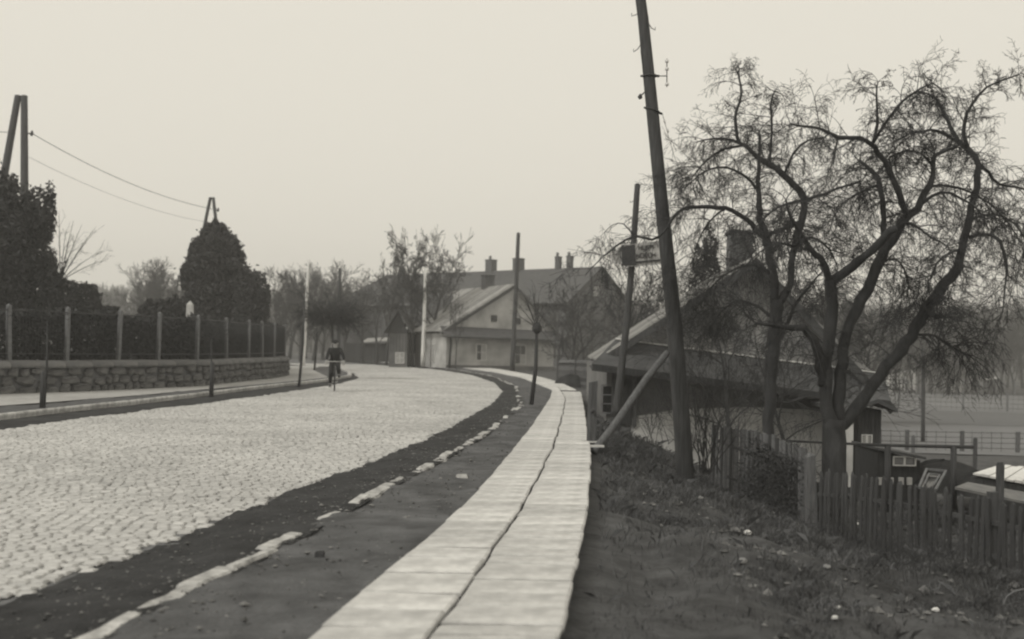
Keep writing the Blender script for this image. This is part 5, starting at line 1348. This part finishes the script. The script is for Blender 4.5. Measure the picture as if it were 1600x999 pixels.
# weed tufts taller
tb = Tubes(); rc = random.Random(77)
for (px, py, Y, k, h_) in [(1410,850,12.5,26,.5),(1380,880,11.5,20,.4),(1480,880,11.2,22,.45),(1540,900,10.5,18,.4),(1200,760,17,20,.4),(1150,770,18,16,.4),(1330,860,13,20,.35),(1450,920,10.5,20,.35),(1580,940,9.8,16,.35),(1100,770,19,16,.35),(1065,745,19.6,16,.3),(1240,830,14.5,18,.3),(1300,800,15.2,16,.4),(960,690,19.5,14,.3),(1000,665,22,16,.3)]:
    c = P(px, py, Y); 
    for _ in range(k):
        x = c.x+rc.gauss(0, .22); y_ = Y+rc.gauss(0, .22); grow(tb, (x, y_, gzf(x, y_)), Vector((rc.gauss(0, .35), rc.gauss(0, .35), 1)), h_*rc.uniform(.5, 1.2), .004, 1, rc, .1, 5, .25, (3,), .5, (.3, .9), .002)
o = tb.build('weeds', M_twig, None); tag(o, 'tangled dead weeds along the foot of the fences', 'weeds', kind='stuff')
# single pale stones
def rock(label, px, py, w_, m=M_whitestone, seed=0, flat=.6):
    # walk down the sight line to the bank
    Y = 6.0
    while Y < 30:
        p = P(px, py, Y)
        if p.z <= gzf(p.x, Y)+.02: break
        Y += .04
    r_ = random.Random(seed); s_ = w_*.5*Y/F; n8 = 7; vs_ = []; fs_ = []
    for j, (rr, zz) in enumerate(((.8, -.5), (1, 0), (.85, .6), (.4, 1))):
        for i in range(n8):
            a_ = 2*math.pi*i/n8; q_ = rr*r_.uniform(.78, 1.15)*s_; vs_.append((p.x+math.cos(a_)*q_, Y+math.sin(a_)*q_, p.z+zz*s_*flat*r_.uniform(.8, 1.1)))
    for j in range(3):
        for i in range(n8): fs_.append((j*n8+i, j*n8+(i+1) % n8, (j+1)*n8+(i+1) % n8, (j+1)*n8+i))
    fs_.append(tuple(range(3*n8, 4*n8)))
    mb = MB(); mb.add(vs_, fs_); o = mb.build('stone', m, None, False, loc=(p.x, Y, p.z)); tag(o, label, 'stone', 'loose stones on the bank')
rock('bright white stone in the middle of the bank below the board fence', 1168, 833, 15, seed=1)
rock('pale angular stone lying near the bottom right among rubble', 1246, 891, 12, M_grave, 2)
rock('dull pale stone left of the angular one', 1292, 886, 13, M_gravegrey, 3)
rock('white stone at the bottom centre of the bank', 1305, 966, 14, seed=4)
rock('flat pale stone just above the bottom centre white one', 1310, 950, 13, M_grave, 5)
rock('bright stone low on the bank right of the others', 1462, 953, 12, seed=6)
rock('grey block half sunk in the middle of the lower bank', 1160, 878, 20, M_gravegrey, 7)
rock('small pale stone high on the bank near the path', 1007, 772, 6, M_grave, 8)
rock('small pale chip right of the high bank stone', 1065, 786, 6, M_grave, 9)
rock('pale stone at the foot of the picket fence', 1340, 819, 8, M_grave, 10)
# bent pale hoop with a white plate at the right edge
hpz = thing('bent_hoop', 'thin pale bent hoop standing in the weeds at the right edge', 'hoop', tuple(P(1575, 965, 9.2)))
mb = MB(); mb.tube([P(1572, 962, 9.2), P(1568, 945, 9.2), P(1573, 932, 9.2), P(1585, 924, 9.2), P(1600, 921, 9.2)], .007, 6); mb.build('hoop', M_conc, hpz, True)
# debris on the path side
for lab, px, py, w_ in (('flat pale chip lying on the earth footway', 722, 745, 20), ('dark clod on the earth footway near the kerb', 500, 868, 16)):
    p = G(px, py, .06); s_ = w_*.5*p.y/F; mb = MB(); mb.hexa([(p.x-s_, p.y-s_*.8, .05), (p.x+s_, p.y-s_*1.2, .05), (p.x+s_*.8, p.y+s_, .05), (p.x-s_*.8, p.y+s_*.6, .05), (p.x-s_*.9, p.y-s_*.5, .085), (p.x+s_*.8, p.y-s_, .08), (p.x+s_*.7, p.y+s_*.8, .09), (p.x-s_*.7, p.y+s_*.5, .088)])
    o = mb.build('stone', M_kerb if 'pale' in lab else M_mud, None, loc=(p.x, p.y, .05)); tag(o, lab, 'stone')

# ------------------------------------------------------------------ cyclist
cb = G(519, 613); Yc = cb.y
bi = thing('bicycle', 'dark bicycle ridden towards the camera on the setts near the left kerb', 'bicycle', (cb.x, Yc, .02))
hd = math.radians(-8)                       # heading slightly aslant
fwd = Vector((math.sin(hd)*-1, -math.cos(hd), 0)); sid = Vector((fwd.y, -fwd.x, 0))
O = Vector((cb.x, Yc+.5, .03))
def bp(f_, s_, z_): return O+fwd*f_+sid*s_+UP*z_
def wheel(c):
    ring = lambda R: [c+fwd*R*math.cos(a_)+UP*R*math.sin(a_) for a_ in np.linspace(0, 2*math.pi, 25)]
    mb = MB(); mb.tube(ring(.34), .02, 7, False); w_ = mb.build('wheel', M_rubber, bi, True)
    mb = MB(); mb.tube(ring(.315), .01, 5, False); mb.build('rim', M_steel, w_, True)
    tb = Tubes()
    for k in range(18): a_ = k*math.pi/9; tb.add([tuple(c), tuple(c+fwd*.31*math.cos(a_)+UP*.31*math.sin(a_))], [.002, .002])
    tb.build('spokes', M_steel, w_)
wf, wr = bp(.55, 0, .36), bp(-.5, 0, .36); wheel(wf); wheel(wr)
head_, seat_, bb = bp(.36, 0, .88), bp(-.22, 0, .86), bp(-.05, 0, .3)
mb = MB()
for a_, b_ in ((head_, seat_), (head_-UP*.1, bb), (seat_, bb), (bb, wr), (seat_-UP*.05, wr)): mb.tube([a_, b_], .016, 6)
mb.tube([head_+UP*.08, head_-UP*.12, wf+UP*.2+fwd*-.03, wf], .016, 6); mb.build('frame', M_bicycle, bi, True)
mb = MB(); hb = head_+UP*.14; mb.tube([hb, hb+UP*.02], .02, 6)
mb.tube([hb+sid*-.3+fwd*-.18-UP*.02, hb+sid*-.26, hb+sid*-.1+fwd*.03, hb+sid*.1+fwd*.03, hb+sid*.26, hb+sid*.3+fwd*-.18-UP*.02], .013, 6); mb.build('handlebar', M_steel, bi, True)
mb = MB(); mb.tube([seat_+UP*.06+fwd*.12, seat_+UP*.07, seat_+UP*.08-fwd*.12], [.03, .06, .1], 8); mb.build('saddle', M_cloth, bi, True)
mb = MB(); mb.tube([bb-sid*.1, bb+sid*.1], .02, 6); mb.tube([bb+sid*.1, bb+sid*.1-UP*.17], .01, 5); mb.tube([bb-sid*.1, bb-sid*.1+UP*.17], .01, 5)
mb.box(bb+sid*.16-UP*.17, (.1, .07, .02)); mb.box(bb-sid*.16+UP*.17, (.1, .07, .02)); mb.build('pedals', M_steel, bi)
def skinned(name, joints, edges, radii, m, parent, sub=1):
    me = bpy.data.meshes.new(name); og = ORG[parent.name]
    me.from_pydata([tuple(Vector(j)-og) for j in joints], edges, []); me.materials.append(m)
    o = nobj(name, me, parent); ORG[o.name] = og
    mod = o.modifiers.new('skin', 'SKIN'); mod.use_smooth_shade = True
    sv = me.skin_vertices[0].data if me.skin_vertices else None
    if sv is None:
        bpy.context.view_layer.objects.active = o
        me.skin_vertices  # created with the modifier
        sv = me.skin_vertices[0].data
    for i, r in enumerate(radii): sv[i].radius = r if isinstance(r, tuple) else (r, r); sv[i].use_root = (i == 0)
    ss = o.modifiers.new('sub', 'SUBSURF'); ss.levels = sub; ss.render_levels = sub
    return o
pe = thing('person', 'cyclist in a dark jacket and dark trousers riding towards the camera', 'person', (cb.x, Yc, .02))
pel = seat_+UP*.14; ch_ = bp(.02, 0, 1.38); nk = bp(.06, 0, 1.5); hdp = bp(.08, 0, 1.64); tp_ = bp(.07, 0, 1.74)
shl, shr = bp(.02, -.19, 1.42), bp(.02, .19, 1.42); elL, elR = bp(.12, -.3, 1.18), bp(.14, .27, 1.17); haL, haR = bp(.22, -.3, 1.03), bp(.27, .29, 1.03)
hpL, hpR = pel+sid*-.1, pel+sid*.1; knL, knR = bp(.22, -.12, .8), bp(.2, .13, .64); anL, anR = bp(-.02, -.15, .52), bp(-.02, .16, .2); toL, toR = bp(.12, -.16, .48), bp(.13, .17, .15)
J = [pel, bp(-.08, 0, 1.15), ch_, nk, hdp, tp_, shl, elL, haL, shr, elR, haR, hpL, knL, anL, toL, hpR, knR, anR, toR]
E = [(0,1),(1,2),(2,3),(3,4),(4,5),(2,6),(6,7),(7,8),(2,9),(9,10),(10,11),(0,12),(12,13),(13,14),(14,15),(0,16),(16,17),(17,18),(18,19)]
R_ = [.09, .08, .08, .055, .095, .06, .055, .04, .026, .055, .04, .026, .08, .06, .04, .035, .08, .06, .04, .035]
body = skinned('body', J, E, R_, M_skin, pe)
jk = skinned('jacket', [pel+UP*.05, bp(-.08, 0, 1.15), ch_, bp(.05,0,1.47), shl, elL, haL.lerp(elL, .15), shr, elR, haR.lerp(elR, .15)], [(0,1),(1,2),(2,3),(2,4),(4,5),(5,6),(2,7),(7,8),(8,9)], [(.19,.15),(.18,.14),(.19,.14),.085,.085,.062,.045,.085,.062,.045], M_cloth, pe)
tr_ = skinned('trousers', [pel, hpL, knL, anL+UP*.04, hpR, knR, anR+UP*.04], [(0,1),(1,2),(2,3),(0,4),(4,5),(5,6)], [.15,.115,.085,.06,.115,.085,.06], M_cloth, pe)
shoe = skinned('shoe', [anL, toL], [(0,1)], [.05,.045], M_rubber, pe); shoe2 = skinned('shoe', [anR, toR], [(0,1)], [.05,.045], M_rubber, pe)
# cap, nose, ears, fingers
mb = MB(); mb.tube([hdp+UP*.03, hdp+UP*.06, hdp+UP*.1, hdp+UP*.13], [.105, .11, .1, .05], 12); mb.tube([hdp+UP*.05+fwd*.06, hdp+UP*.04+fwd*.16], [.07, .05], 8); mb.build('cap', M_cloth, pe, True)
mb = MB(); mb.tube([hdp+fwd*.09+UP*.02, hdp+fwd*.115-UP*.02, hdp+fwd*.09-UP*.03], [.01, .016, .008], 6); mb.tube([hdp+fwd*.085-UP*.055+sid*-.025, hdp+fwd*.09-UP*.055, hdp+fwd*.085-UP*.055+sid*.025], .006, 5)
for s_ in (-1, 1): mb.tube([hdp+sid*.09*s_+UP*.02, hdp+sid*.1*s_, hdp+sid*.09*s_-UP*.03], [.012, .018, .01], 6)
mb.build('face', M_skin, pe, True)
for h_, e_, s_ in ((haL, elL, -1), (haR, elR, 1)):
    d = (h_-e_).normalized(); mb = MB(); mb.tube([h_, h_+d*.05, h_+d*.08], [.03, .042, .03], 8)
    for k in range(4): o_ = sid*(k-1.5)*.019; b_ = h_+d*.075+o_; mb.tube([b_, b_+d*.03-UP*.01, b_+d*.035-UP*.035, b_+d*.01-UP*.05+fwd*-.005], [.01, .0095, .009, .007], 5)
    b_ = h_+d*.03-sid*s_*.035; mb.tube([b_, b_+d*.03-UP*.015-sid*s_*.01, b_+d*.05-UP*.03], [.012, .01, .008], 5); mb.build('hand', M_skin, pe, True)

# ------------------------------------------------------------------ haze
hz = MB(); hz.box((0, 215, 12), (1100, 470, 44))
hm = bpy.data.materials.new('haze'); hm.use_nodes = True; n = hm.node_tree; n.nodes.clear()
o_ = n.nodes.new('ShaderNodeOutputMaterial'); pv_ = n.nodes.new('ShaderNodeVolumePrincipled')
pv_.inputs['Color'].default_value = (1, .99, .96, 1); pv_.inputs['Density'].default_value = .0014; pv_.inputs['Anisotropy'].default_value = .2
n.links.new(pv_.outputs[0], o_.inputs['Volume'])
ho = hz.build('haze', hm, None); ho['kind'] = 'stuff'; tag(ho, 'thin even winter haze filling the air', 'haze', kind='stuff')
print('setts', len(C))
